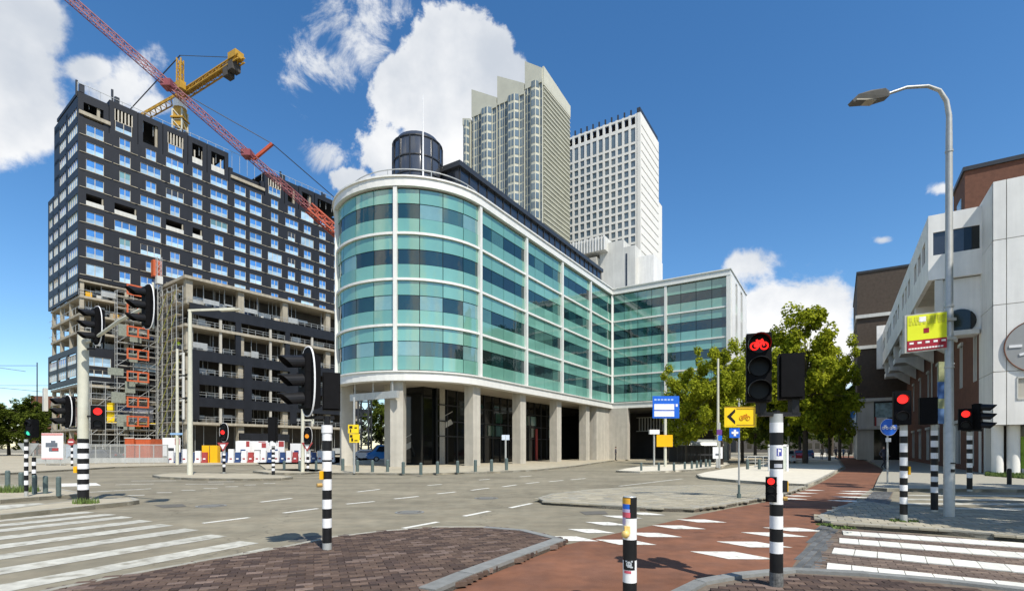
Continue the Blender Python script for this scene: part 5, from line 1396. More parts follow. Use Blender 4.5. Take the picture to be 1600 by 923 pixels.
# ================================================================ CARS
def wheel_meshes(r=.31, w=.2):
    return MB().cyl((0, -w / 2, 0), (0, w / 2, 0), r, n=18).mesh('tyre', M_tyre), MB().cyl((0, -w / 2 - .01, 0), (0, w / 2 + .01, 0), r * .62, n=14).mesh('rim', M_galv)
TY_, RI_ = wheel_meshes()
def car(loc, rot, cname, c, label, van=False, name='parked_car'):
    t = thing(name, label, 'van' if van else 'car', loc, rot)
    m = mat('car_' + cname, c, .3, var=.03, coat=.6)
    if not van: prof = [(-2.05, .35), (-2.1, .75), (-1.85, .92), (-1.2, 1.0), (-.55, 1.42), (.75, 1.46), (1.45, 1.05), (2.0, .98), (2.1, .7), (2.05, .35)]; W = .84
    else: prof = [(-2.4, .35), (-2.4, 1.9), (-2.2, 2.05), (1.1, 2.05), (1.8, 1.25), (2.35, 1.05), (2.45, .7), (2.4, .35)]; W = .92
    n = len(prof); v = []
    for (y, k) in ((-W, 1), (-W * .97, 1), (W * .97, 1), (W, 1)):
        for (x, z) in prof:
            yy = y * (.84 if z > 1.15 else 1.0); v.append((x, yy, z))
    f = [tuple(range(n))[::-1], tuple(range(3 * n, 4 * n))]
    for s in range(3):
        for i in range(n): f.append((s * n + i, s * n + (i + 1) % n, (s + 1) * n + (i + 1) % n, (s + 1) * n + i))
    MB().add(v, f).build('body', m, t)
    if not van:
        for s in (-1, 1):
            MB().add([(-1.05, s * .85, 1.03), (1.2, s * .85, 1.06), (.65, s * .725, 1.38), (-.5, s * .725, 1.36)], [(0, 1, 2, 3)]).build('side_window', M_dkgl, t)
        MB().add([(1.42, -.72, 1.10), (1.42, .72, 1.10), (.82, .66, 1.43), (.82, -.66, 1.43)], [(0, 1, 2, 3)]).add([(-1.18, -.72, 1.05), (-1.18, .72, 1.05), (-.62, .66, 1.39), (-.62, -.66, 1.39)], [(3, 2, 1, 0)]).build('windscreen', M_dkgl, t)
    else:
        MB().add([(1.83, -.8, 1.3), (1.83, .8, 1.3), (1.18, .76, 2.0), (1.18, -.76, 2.0)], [(0, 1, 2, 3)]).build('windscreen', M_dkgl, t)
        for s in (-1, 1): MB().add([(.2, s * .93, 1.2), (1.4, s * .93, 1.2), (1.0, s * .80, 1.85), (.2, s * .80, 1.85)], [(0, 1, 2, 3)]).build('side_window', M_dkgl, t)
    for x in (-1.3, 1.35):
        for s in (-1, 1):
            wh = put('wheel', TY_, t, (x, s * (W - .08), .31)); put('rim', RI_, wh)
    for s in (-1, 1):
        e = prof[-2][0]; MB().box(e - .06, e + .03, s * .5 - .15, s * .5 + .15, .68, .82).build('headlight', M_wht, t)
        MB().box(-prof[-2][0] - .06, -prof[-2][0] + .04, s * .6 - .12, s * .6 + .12, .72, .9).build('tail_light', M_redp, t)
    return t
c = G(1251, 719.5); car((c.x, c.y, .02), R(62), 'red', (.50, .01, .015), 'red car parked behind the trunk of the corner tree')
c = G(1229, 724); car((c.x, c.y, .02), R(62), 'silver', (.55, .56, .57), 'silver car parked in front of the red car')
c = G(1262, 716); car((c.x, c.y, .02), R(62), 'blue', (.05, .09, .2), 'dark blue car parked beyond the red car')
c = P(152, 716, 62); car((c.x, 63, .1), R(175), 'grey', (.10, .105, .12), 'dark grey car behind the mesh fence of the building site')
c = P(104, 716, 66); car((c.x, 66, .1), R(178), 'paleblue', (.42, .48, .55), 'pale blue van behind the building site fence', True, 'parked_van')
c = P(598, 716, 62); car((c.x, 64, .1), R(200), 'vanblue', (.02, .20, .55), 'bright blue van seen through the arcade of the glass building', True, 'parked_van')
c = P(552, 716, 62); car((c.x, 68, .1), R(190), 'white', (.6, .6, .6), 'white car parked behind the first arcade column')
# ================================================================ POLES AND SIGNALS
def banded(t, r, bounds, Y, black_first=True, m0=None, rscale=1.02):
    """bands between pixel rows (bottom to top)"""
    black = black_first
    for i in range(len(bounds) - 1):
        z0, z1 = zat(bounds[i], Y), zat(bounds[i + 1], Y)
        MB().cyl((0, 0, z0), (0, 0, z1), r * rscale, n=20).build('black_band' if black else 'white_band', M_blk if black else M_wht, t, smooth=True)
        black = not black
LENS = {}
def rimtube(a, b, n=40):
    return [(a * math.copysign(abs(math.cos(2 * math.pi * i / n)) ** .75, math.cos(2 * math.pi * i / n)), b * math.copysign(abs(math.sin(2 * math.pi * i / n)) ** .9, math.sin(2 * math.pi * i / n))) for i in range(n + 1)]
def head(t, loc, rot, n=3, w=.26, lh=.29, dep=.20, lit=None, hood=.24, board=None, bike=False, hoodclosed=False):
    """signal head: body facing local -y; loc = centre"""
    loc = Vector(loc); H = n * lh
    M = Matrix.Identity(4)
    b = MB(); b.box(-w / 2, w / 2, -dep / 2, dep / 2, -H / 2, H / 2); b.box(-w / 2 + .015, w / 2 - .015, -dep / 2 - .012, -dep / 2, -H / 2 + .015, H / 2 - .015)
    b.box(-w / 2 + .02, w / 2 - .02, dep / 2, dep / 2 + .05, -H / 2 + .02, H / 2 - .02)
    for i in range(1, n): b.box(-w / 2 - .003, w / 2 + .003, -dep / 2 - .003, dep / 2 + .003, -H / 2 + i * lh - .004, -H / 2 + i * lh + .004)
    o = b.build('signal_head', M_blkm, t); o.location = loc; o.rotation_euler = (0, 0, rot)
    for i in range(n):
        zc = H / 2 - (i + .5) * lh; r = min(w, lh) * (.39 if n == 3 else .31); yf = -dep / 2 - .014
        em = {'r': M_ered, 'a': M_eamb, 'g': M_egrn}.get(lit[1]) if (lit and lit[0] == i) else M_lens
        if lit and lit[0] == i and bike:
            MB().cyl((0, yf, zc), (0, yf - .01, zc), r, n=24).build('lens', M_lens, o)
            q = MB(); s = r * .95; yy = yf - .016
            for cx in (-.52, .52):
                q.tube([(s * cx + s * .40 * math.cos(a * math.pi / 8), yy, zc - s * .25 + s * .40 * math.sin(a * math.pi / 8)) for a in range(17)], .009, 4)
            pt = {'a': (-.52, -.25), 'b': (.0, -.25), 'c': (-.2, .3), 'd': (.35, .3), 'e': (.52, -.25), 'f': (.25, .55), 'g': (-.3, .5)}
            for k in ('ab', 'bc', 'cd', 'db', 'ac', 'ed', 'df', 'cg'):
                A_, B_ = pt[k[0]], pt[k[1]]; q.bar((s * A_[0], yy, zc + s * A_[1]), (s * B_[0], yy, zc + s * B_[1]), .02)
            q.build('bicycle_light', M_ered, o)
        else: MB().cyl((0, yf, zc), (0, yf - .012, zc), r, n=24).build('lens', em, o)
        if hood:
            v = []; m_ = 14; a0 = R(-35) if not hoodclosed else R(-60)
            for k in range(m_ + 1):
                a = a0 + (math.pi - 2 * a0) * k / m_; cx, cz = math.cos(a) * r * 1.18, math.sin(a) * r * 1.18
                ln = hood * (0.35 + .65 * (.5 + .5 * math.sin(a)))
                v += [(cx, yf, zc + cz), (cx, yf - ln, zc + cz - .12 * ln), (cx * .94, yf - ln, zc + cz * .94 - .12 * ln), (cx * .94, yf, zc + cz * .94)]
            f = []
            for k in range(m_):
                A_ = 4 * k; B_ = 4 * k + 4
                f += [(A_, B_, B_ + 1, A_ + 1), (A_ + 1, B_ + 1, B_ + 2, A_ + 2), (A_ + 2, B_ + 2, B_ + 3, A_ + 3)]
            MB().add(v, f).build('hood', M_blk, o)
    if board:
        bw, bh = board; pr = rimtube(bw / 2 * .92, bh / 2 * .97)
        q = MB(); q.add([(x, -.02, z) for x, z in pr[:-1]] + [(x, .0, z) for x, z in pr[:-1]], [tuple(range(len(pr) - 1))[::-1], tuple(range(len(pr) - 1, 2 * len(pr) - 2))] + [(i, (i + 1) % (len(pr) - 1), len(pr) - 1 + (i + 1) % (len(pr) - 1), len(pr) - 1 + i) for i in range(len(pr) - 1)])
        q.build('backboard', M_blkm, o)
        MB().tube([(x, -.01, z) for x, z in pr], .014, 6).build('backboard_rim', M_wht, o)
    return o
def pole(t, r, h, m, z0=0.0, r1=None): return MB().cyl((0, 0, z0), (0, 0, h), r, r1, 20).build('pole', m, t, smooth=True)
def signalpost(px, py, label, r, htop, m, z=0.0, cat='traffic light', name='traffic_signal'):
    c = G(px, py, z); t = thing(name, label, cat, (c.x, c.y, 0)); pole(t, r, htop, m, z0=z - .02 if z else 0); return t, c.y

# A: thick mast at left
t, Y = signalpost(130, 787, 'thick striped signal mast with tall cream upper pole and a long side arm', .14, 5.15, M_cream)
banded(t, .14, [787, 764.5, 756, 748, 740, 732, 724, 716, 708, 700, 692, 685], Y)
X0_, Y0_ = t.location.x, t.location.y
def rel(px, py, Yd): p = P(px, py, Yd); return (p.x - X0_, p.y - Y0_, p.z)
head(t, rel(152, 509, Y - .25), R(-26), 3, .25, .335, lit=None, hood=.40, board=(.62, 1.2))
head(t, rel(106, 643, Y + .2), R(-24), 3, .26, .30, hood=.34, board=(.55, 1.05))
e = rel(232, 479, 13.3)
head(t, e, R(-29), 3, .25, .335, hood=.42, board=(.64, 1.2))
head(t, rel(153, 652, Y - .1), R(36), 2, .34, .36, lit=(0, 'r'), hood=.12)
MB().tube([(0, 0, 4.9), (.35, -.05, 5.0), (e[0] * .6, e[1] * .6, 5.25), (e[0] + .1, e[1], 5.45)], .05, 8).cyl((e[0] + .12, e[1], 4.8), (e[0] + .12, e[1], 6.0), .03, n=8).build('side_arm', M_cream, t)
MB().bar((0, 0, zat(545, Y)), rel(148, 545, Y), .05).bar((0, 0, zat(620, Y)), rel(112, 620, Y + .1), .05).bar((0, 0, zat(668, Y)), rel(108, 668, Y + .1), .05).bar((0, 0, zat(650, Y)), rel(146, 650, Y), .05).build('bracket', M_blk, t)
MB().box(-.22, -.12, -.1, .08, zat(738, Y), zat(728, Y)).build('push_box', M_signo, t)

# E: striped pole on the brick refuge with heads seen from the side
t, Y = signalpost(511, 858, 'striped signal pole on the brick refuge with white rimmed signal head and orange push box', .071, zat(666, 8.6), M_galv, .085)
banded(t, .071, [847, 823.5, 809, 794, 779.5, 765, 748, 735.5, 721, 718, 704, 688, 676], Y)
MB().cyl((0, 0, zat(676, Y)), (0, 0, zat(664, Y)), .085, n=16).build('white_cap', M_wht, t)
X0_, Y0_ = t.location.x, t.location.y
head(t, rel(482, 596, Y - .1), R(-42), 3, .25, .285, hood=.36, board=(.50, 1.12))
head(t, rel(518, 612, Y + .1), R(198), 2, .27, .30, hood=.1)
MB().cyl((0, 0, zat(666, Y)), (0, 0, zat(650, Y)), .05).bar((-.28, -.05, zat(652, Y)), (.10, 0.05, zat(652, Y)), .05).bar((-.25, -.04, zat(645, Y)), (-.25, -.04, zat(655, Y)), .04).build('bracket', M_blk, t)
MB().box(-.085, -.03, -.10, -.02, zat(748, Y), zat(735, Y)).build('push_box', M_signo, t)
MB().cyl((-.06, -.06, zat(757, Y)), (-.12, -.11, zat(757, Y)), .032, n=12).build('push_button', mat('button_ochre', (.45, .28, .08), .5), t)

# F: near striped bollard pole
Yf = .142 * FPX / 21.5; c = P(984, 0, Yf)
t = thing('push_button_post', 'nearest short striped post with stickers and a yellow push button', 'post', (c.x, Yf, 0))
pole(t, .070, zat(776, Yf), M_blk)
banded(t, .070, [1010, 975, 941, 908, 873.5, 841.5, 808.5, 776.5], Yf, True)
MB().cyl((0, 0, zat(776.5, Yf)), (0, 0, zat(774.6, Yf)), .070, .064, 20).build('cap', M_galv, t, smooth=True)
bt_ = MB(); cz = zat(831, Yf); bt_.box(-.075, -.02, -.10, -.055, cz + .0, cz + .075)
n = 14; v = []
for i in range(7):
    a = math.pi * i / 6
    for j in range(n): b2 = 2 * math.pi * j / n; v.append((-.062 + .042 * math.sin(a) * math.cos(b2), -.085 + .042 * math.sin(a) * math.sin(b2), cz - .005 - .042 * math.cos(a)))
bt_.add(v, [(i * n + j, i * n + (j + 1) % n, (i + 1) * n + (j + 1) % n, (i + 1) * n + j) for i in range(6) for j in range(n)])
bt_.build('push_button', mat('button_yellow', (.72, .50, .16), .35, var=.2, vs=20), t, smooth=True)
def sticker(t, r, a0, a1, z0, z1, m, nm='sticker'):
    v = []; k = 8
    for z in (z0, z1):
        for i in range(k + 1): a = R(a0 + (a1 - a0) * i / k); v.append((r * math.cos(a), r * math.sin(a), z))
    return MB().add(v, [(i, i + 1, k + 2 + i, k + 1 + i) for i in range(k)]).build(nm, m, t)
rs_ = .0735
sticker(t, rs_, 170, 262, zat(807, Yf), zat(799, Yf), mat('sticker_pink', (.62, .10, .14), .5)); sticker(t, rs_, 170, 258, zat(799, Yf), zat(794, Yf), mat('sticker_lilac', (.5, .42, .6), .5))
sticker(t, rs_, 170, 255, zat(794, Yf), zat(786, Yf), M_signb); sticker(t, rs_, 170, 262, zat(786.5, Yf), zat(777, Yf), mat('sticker_orange', (.72, .36, .03), .5))
sticker(t, rs_, 165, 222, zat(818, Yf), zat(807, Yf), mat('sticker_lilac', (.5, .42, .6), .5))
# sketched face sticker
sticker(t, rs_, 200, 300, zat(888, Yf), zat(873.5, Yf), M_blk)
wz = zat(879, Yf)
for (a0, a1, dz0, dz1) in ((238, 262, -.030, .030), (228, 272, -.018, .016), (262, 282, -.035, -.02), (222, 234, .022, .038), (268, 280, .022, .04)):
    sticker(t, rs_ + .001, a0, a1, wz + dz0, wz + dz1, mat('sketch_grey', (.42, .45, .48), .6))
for (a0, a1) in ((238, 245), (254, 261)): sticker(t, rs_ + .002, a0, a1, wz + .002, wz + .012, M_blk)
sticker(t, rs_, 208, 268, zat(893, Yf), zat(889, Yf), mat('sticker_pink', (.62, .10, .14), .5))

# G: main cycle signal pole
t, Y = signalpost(1213, 916, 'near striped pole with red bicycle signal, square black signal and small low repeater', .071, zat(650, 6.4), M_galv, .085)
banded(t, .071, [893, 863, 845, 825, 805, 787, 732, 718, 695, 675.5, 660], Y)
X0_, Y0_ = t.location.x, t.location.y
MB().cyl((0, 0, .08), (0, 0, zat(893, Y)), .075, n=18).build('sleeve', mat('worn_sleeve', (.12, .12, .115), .7, var=.6, vs=25), t)
MB().cyl((0, 0, zat(660, Y)), (0, 0, zat(641, Y)), .04).box(-.20, .26, -.045, .045, zat(650, Y), zat(644, Y)).box(-.22, -.14, -.05, .05, zat(646, Y), zat(628, Y)).box(.16, .24, -.05, .05, zat(646, Y), zat(618, Y)).build('crossbar', M_blk, t)
head(t, rel(1185, 575, Y - .02), R(-21), 3, .262, .262, .17, lit=(0, 'r'), hood=.22, bike=True)
head(t, rel(1235.5, 588.5, Y + .02), R(159), 2, .265, .265, .17, hood=.12)
h_ = head(t, rel(1205, 764, Y - .10), R(-28), 3, .115, .095, .09, lit=(0, 'r'), hood=.03)
MB().box(.03, .10, -.06, .06, zat(768, Y), zat(750, Y)).build('push_box', M_blk, t); MB().box(.095, .115, -.05, .05, zat(767, Y), zat(751, Y)).build('push_box_side', M_signo, t)
MB().cyl((.06, -.04, zat(778, Y)), (.10, -.06, zat(778, Y)), .025, n=10).build('push_button', mat('button_ochre', (.45, .28, .08), .5), t)
mb_ = mat('sticker_blue', (.06, .07, .35), .5)
sticker(t, .0735, 235, 300, zat(715, Y), zat(697, Y), M_wht); sticker(t, .0745, 245, 292, zat(712, Y), zat(700, Y), mb_); sticker(t, .0755, 256, 264, zat(711, Y), zat(701, Y), M_wht); sticker(t, .0755, 262, 280, zat(705.5, Y), zat(702, Y), M_wht)
sticker(t, .0735, 225, 300, zat(730, Y), zat(724, Y), mat('sticker_grey', (.45, .46, .5), .5))
sticker(t, .0735, 250, 290, zat(904, Y), zat(899, Y), mat('sticker_grey', (.45, .46, .5), .5))

# H: striped pole on the tiled island
t, Y = signalpost(1412, 814, 'striped pole with red signal standing in weeds on the tiled island', .07, zat(668, 12.6), M_galv, .11)
banded(t, .07, [803, 786.5, 776, 766, 757, 746, 735, 727, 714, 706, 692, 681, 672], Y)
X0_, Y0_ = t.location.x, t.location.y
head(t, rel(1409, 637, Y - .1), R(-30), 2, .31, .36, lit=(0, 'r'), hood=.14)
MB().cyl((0, 0, zat(674, Y)), (0, 0, zat(655, Y)), .045).build('bracket', M_blk, t)
MB().box(.07, .11, -.06, .05, zat(741, Y), zat(728, Y)).build('push_box', M_signo, t)
# I: pole behind, signal seen from the back
t, Y = signalpost(1460, 798, 'striped pole with black signal seen from behind, next to the tall lamp post', .075, zat(664, 15.5), M_galv, .11)
banded(t, .075, [796, 769, 760, 752, 744, 735, 726, 716, 707, 698, 688, 680, 672], Y)
X0_, Y0_ = t.location.x, t.location.y
head(t, rel(1450, 642, Y), R(150), 2, .36, .34, hood=.14)
MB().bar((0, 0, zat(662, Y)), rel(1450, 660, Y), .07).cyl((0, 0, zat(672, Y)), (0, 0, zat(655, Y)), .045).build('bracket', M_blk, t)
# pole J right
t, Y = signalpost(1515, 766, 'thin striped pole with red signal and triple hooded signal before the brick wall', .085, zat(678, 22.5), M_galv, .11)
banded(t, .085, [764, 746, 738, 730, 723, 716, 708, 701, 694, 687, 680], Y)
X0_, Y0_ = t.location.x, t.location.y
head(t, rel(1508, 655, Y), R(-34), 2, .40, .40, lit=(0, 'r'), hood=.15)
head(t, rel(1528, 651, Y), R(36), 3, .34, .33, hood=.42)
MB().bar((-.3, 0, zat(672, Y)), (.45, 0, zat(672, Y)), .07).cyl((0, 0, zat(680, Y)), (0, 0, zat(670, Y)), .04).build('bracket', M_blk, t)
# far left poles
t, Y = signalpost(41, 775, 'striped pole with the back of a triangular sign and a green signal at left', .055, zat(687, 18.2), M_galv, .12)
banded(t, .055, [767, 757, 750, 742, 735, 728, 722, 715, 709, 703, 697, 690], Y)
X0_, Y0_ = t.location.x, t.location.y
zc = zat(712, Y); MB().add([(-.36, .07, zat(692, Y)), (.36, .07, zat(692, Y)), (.05, .07, zc), (-.05, .07, zc), (-.36, .09, zat(692, Y)), (.36, .09, zat(692, Y)), (.05, .09, zc), (-.05, .09, zc)], [(3, 2, 1, 0), (4, 5, 6, 7), (0, 1, 5, 4), (1, 2, 6, 5), (2, 3, 7, 6), (3, 0, 4, 7)]).build('sign_back', M_galv, t)
head(t, rel(50, 669, Y + .1), R(0), 2, .24, .30, lit=(1, 'g'), hood=.1)
MB().bar((0, 0, zat(688, Y)), rel(50, 684, Y + .1), .05).bar(rel(50, 684, Y + .1), rel(50, 678, Y + .1), .05).build('bracket', M_blk, t)
c = G(53, 768, .1); t = thing('striped_post', 'short striped post beside the pole with the triangular sign', 'post', (c.x, c.y, 0)); Y = c.y; pole(t, .06, zat(714, Y), M_blk); banded(t, .06, [752, 746, 739, 733, 727, 721, 715], Y, False)
c = G(86, 728, .1); t = thing('striped_post', 'thin striped post far behind the mesh fence', 'post', (P(86.5 + 26, 0, 46).x, 46, 0)); pole(t, .09, 2.6, M_blk); banded(t, .09, [724, 719, 714, 709, 704, 699, 694], 46, False)
MB().cyl((.0, -.12, zat(690, 46)), (0, -.09, zat(690, 46)), .32, n=20).build('no_entry_sign', M_redp, t); MB().box(-.22, .22, -.14, -.12, zat(690, 46) - .05, zat(690, 46) + .05).build('sign_bar', M_wht, t)
# mid signals at the median
for (px, py, top, hy, lit, lab, by) in [(350, 738, 689, 675, 'r', 'white rimmed signal with red light above a red and white triangle sign', [737, 729, 725, 720, 716, 711, 708]), (481, 737, 695, 681, 'a', 'white rimmed signal with amber light above a red triangle sign beside the grey mast', [736, 731, 727, 722, 718, 713, 709])]:
    t, Y = signalpost(px, py, lab, .09, zat(top, G(px, py, .1).y), M_galv, .1)
    X0_, Y0_ = t.location.x, t.location.y
    banded(t, .09, by, Y)
    k = 14 * Y / FPX
    head(t, rel(px, hy, Y - .1), 0, 3, k * .6, k * .6, .25, lit=(1, lit), hood=.1, board=(k * 1.05, k * 2.1))
    s = .5 * 18 * Y / FPX; z0 = zat(705, Y); z1 = zat(691, Y)
    MB().add([(-s, -.12, z1), (s, -.12, z1), (0, -.12, z0), (-s, -.10, z1), (s, -.10, z1), (0, -.10, z0)], [(0, 2, 1), (3, 4, 5), (0, 1, 4, 3), (1, 2, 5, 4), (2, 0, 3, 5)]).build('triangle_sign', M_redp, t)
    s2 = s * .5; MB().add([(-s2, -.14, z1 - .12), (s2, -.14, z1 - .12), (0, -.14, (z0 * .35 + z1 * .65) - .25)], [(0, 2, 1)]).build('sign_face', M_wht, t)
t, Y = signalpost(427, 742, 'slim striped pole topped by a black signal, on the end of the beige median', .09, zat(690, 33), M_blk, .1)
X0_, Y0_ = t.location.x, t.location.y
banded(t, .09, [741, 735, 731, 727.5, 724, 720.5, 717, 713.5, 710, 706, 702, 699, 696], Y)
MB().cyl((0, 0, zat(696, Y)), (0, 0, zat(689, Y)), .22, n=14).build('white_collar', M_wht, t)
head(t, rel(426.5, 671, Y), R(182), 3, .46, .50, .3, hood=.1)
c = G(473, 737, .1); t = thing('signal_mast', 'beige steel mast with a short bracket left of the white rimmed signal', 'mast', (c.x, c.y, 0)); MB().cyl((0, 0, .1), (0, 0, zat(628, c.y)), .13, .1, 14).build('pole', M_cream, t, smooth=True); MB().bar((0, 0, zat(656, c.y)), (.7, 0, zat(656, c.y)), .1).bar((.7, 0, zat(662, c.y)), (.7, 0, zat(650, c.y)), .1).build('bracket', M_cream, t)

# ================================================================ LAMP POSTS
c = G(1483, 806, .11); t = thing('street_lamp', 'tall grey street lamp with curved arm on the tiled island', 'street lamp', (c.x, c.y, 0)); Y = c.y
zt = zat(135, Y)
pts = [(0, 0, .1), (0, 0, 2.2), (0, 0, 2.25), (0, 0, zt - 1.25), (0, 0, zt - .7), (-.06, 0, zt - .35), (-.22, 0, zt - .10), (-.5, 0, zt), (-1.0, 0, zt - .03), (-1.55, 0, zt - .22)]
MB().tube(pts, [.108, .108, .088, .066, .057, .05, .043, .038, .034, .03], 20).build('pole', M_galv, t, smooth=True)
MB().cyl((0, 0, zt - 1.55), (0, 0, zt - 1.5), .078, n=18).build('joint_ring', M_galv, t)
for z_ in (5.0, zat(575, Y)): MB().cyl((0, 0, z_), (0, 0, z_ + .04), .096, n=18).build('joint_ring', M_galv, t)
hx = -1.46
hd = MB(); hp = [(-.0, .06), (-.12, .13), (-.45, .12), (-.75, .05), (-.86, -.06), (-.82, -.13), (-.30, -.13), (-.0, -.08)]
v = [(hx + x, s * (.13 if abs(x + .4) < .38 else .09), zt - .22 + z * .8 - .12 * abs(x)) for s in (-1, 1) for (x, z) in hp]; n = len(hp)
hd.add(v, [tuple(range(n)), tuple(range(2 * n - 1, n - 1, -1))] + [(i, n + i, n + (i + 1) % n, (i + 1) % n) for i in range(n)]); hd.build('lamp_head', M_lampg, t)
MB().box(hx - .78, hx - .32, -.11, .11, zt - .39, zt - .36).build('lamp_glass', mat('lamp_glass', (.35, .32, .25), .3), t)
MB().box(-.06, .05, -.125, -.11, zat(724, Y), zat(722, Y)).box(-.055, .03, -.125, -.11, zat(737, Y), zat(732, Y)).build('door_plate', M_blk, t)
# poster board hanging on the lamp post
b0 = P(1445, 519, Y - .05); t2_ = thing('lamp_post_poster', 'lime yellow and maroon poster board fixed to the tall street lamp', 'poster board', (b0.x, b0.y, b0.z), R(-4))
w = 62 * Y / FPX / 2; h = 59 * Y / FPX / 2
Ms = Matrix.Identity(4); Ms[2][0] = .10
MB().box(-w, w, -.03, .05, -h, h, Ms).build('frame', M_galv, t2_)
MB().box(-w + .05, w - .01, -.045, -.03, -h * .38, h - .03, Ms).build('poster', M_lime, t2_); MB().box(-w + .05, w - .01, -.045, -.03, -h + .03, -h * .385, Ms).build('poster_strip', M_maroon, t2_)
ink = mat('poster_ink', (.50, .52, .03), .6); q = MB(); rq = random.Random(2)
for (zz, hh) in ((h * .72, .10), (h * .50, .07)):
    x = -w * .82
    while x < w * .85:
        ww_ = rq.uniform(.035, .07)
        if not (-w * .35 < x < -w * .05 and zz > h * .6): q.box(x, x + ww_, -.052, -.045, zz - hh / 2, zz + hh / 2, Ms)
        x += ww_ + rq.uniform(.02, .05)
q.build('poster_lettering', ink, t2_); MB().box(-w * .35, -w * .02, -.052, -.045, h * .55, h * .82, Ms).build('poster_patch', M_wht, t2_)
MB().box(-.06, .06, -.052, -.045, -.02, .09, Ms).build('poster_emblem', M_maroon, t2_)
q = MB()
for i in range(5): q.box(-w * .8 + i * w * .38, -w * .8 + i * w * .38 + .09, -.052, -.045, -h * .58, -h * .48, Ms)
for i in range(12): q.box(-w * .85 + i * w * .14, -w * .85 + i * w * .14 + .05, -.052, -.045, -h * .86, -h * .78, Ms)
q.build('poster_lettering', M_wht, t2_)
MB().box(w, w + .22, -.02, .03, h * .6, h * .75).box(w, w + .22, -.02, .03, -h * .4, -h * .25).build('clamp', M_galv, t2_)
# blue banner behind the lamp post
b0 = P(1473, 612, 15.3); t3_ = thing('street_banner', 'narrow hanging banner in pale yellow and blue behind the street lamp', 'banner', (b0.x, b0.y, b0.z))
MB().box(-.13, .13, -.02, .02, -.5, .9).build('cloth', mat('banner_olive', (.28, .30, .16), .8, var=.4, vs=3), t3_); MB().box(-.14, .14, -.025, .025, -.2, .3).build('cloth', mat('banner_blue', (.05, .12, .30), .8, var=.4, vs=3), t3_); MB().box(-.28, .17, -.03, .03, -.95, -.5).build('cloth', mat('banner_sky', (.12, .22, .42), .8, var=.3, vs=3), t3_)
MB().bar((.1, 0, .85), (.35, 0, .85), .03).build('arm', M_galv, t3_)
# pale lamp posts at left
c = G(297, 742, .1); t = thing('pale_lamp_post', 'pale square lamp post with long horizontal arm on the median', 'street lamp', (c.x, c.y, 0)); Y = c.y; zt = zat(485, Y)
MB().tube([(0, 0, .1), (0, 0, zt)], [.16, .10], 12).build('pole', M_cream, t, smooth=True); MB().bar((-.1, 0, zt), (73 * Y / FPX, -.2, zt + .05), .12).bar((1.9, -.15, zt - .04), (3.1, -.2, zt), .28, .08).build('arm', M_cream, t)
c = P(277, 730, 50); t = thing('pale_lamp_post', 'thinner pale post with small blue street sign near the building site', 'street lamp', (c.x, 50, 0)); MB().tube([(0, 0, .1), (0, 0, zat(545, 50))], [.16, .12], 10).build('pole', M_cream, t, smooth=True)
MB().box(-.6, .6, -.16, -.12, zat(679, 50), zat(676, 50)).build('street_name_sign', mat('pale_blue_sign', (.25, .42, .65), .5), t)
# lamp posts far right behind trees
for (px, Yd, top, lab) in [(1122, 46, 560, 'slim pale lamp post in front of the yellow green tree'), (1232, 58, 660, 'pale post behind the near signal pole')]:
    c = P(px, 0, Yd); t = thing('pale_lamp_post', lab, 'street lamp', (c.x, Yd, 0)); MB().tube([(0, 0, .1), (0, 0, zat(top, Yd))], [.13, .09], 10).build('pole', M_cream, t, smooth=True)
# ================================================================ SIGNS
c = P(1040, 728, 44); t = thing('direction_sign', 'large blue direction sign with two white panels on a pale post', 'sign', (c.x, 44, 0))
MB().cyl((0, .1, .1), (0, .1, zat(622, 44)), .13, n=12).build('post', M_cream, t, smooth=True)
X0_, Y0_ = t.location.x, t.location.y
def rbox(t, px0, px1, py0, py1, Yd, d0, d1, m, nm):
    a = P(px0, py1, Yd); b = P(px1, py0, Yd); return MB().box(a.x - t.location.x, b.x - t.location.x, d0, d1, a.z - t.location.z, b.z - t.location.z).build(nm, m, t)
rbox(t, 1019.5, 1061, 618.5, 653, 44, -.05, .0, M_signb, 'panel'); rbox(t, 1022, 1053, 631, 640, 44, -.08, -.05, M_wht, 'text_panel'); rbox(t, 1022, 1053, 642, 650.5, 44, -.08, -.05, M_wht, 'text_panel')
for i in range(6): rbox(t, 1022 + i * 5.2, 1025.6 + i * 5.2, 623, 625.5, 44, -.07, -.05, mat('sign_pale_blue', (.35, .5, .8), .5), 'lettering')
rbox(t, 1055.5, 1058.5, 631, 635, 44, -.07, -.05, M_wht, 'lettering')
rbox(t, 1026, 1051, 679, 697.5, 43.9, -.12, -.06, M_signo, 'lower_panel')
c = P(1022, 0, 47); t = thing('white_topped_post', 'thin post with small white box beside the blue direction sign', 'post', (c.x, 47, 0)); MB().cyl((0, 0, .1), (0, 0, zat(678, 47)), .09, n=10).build('pole', M_galv, t); MB().box(-.45, .45, -.2, .2, zat(678, 47), zat(671, 47)).build('top_box', M_wht, t)
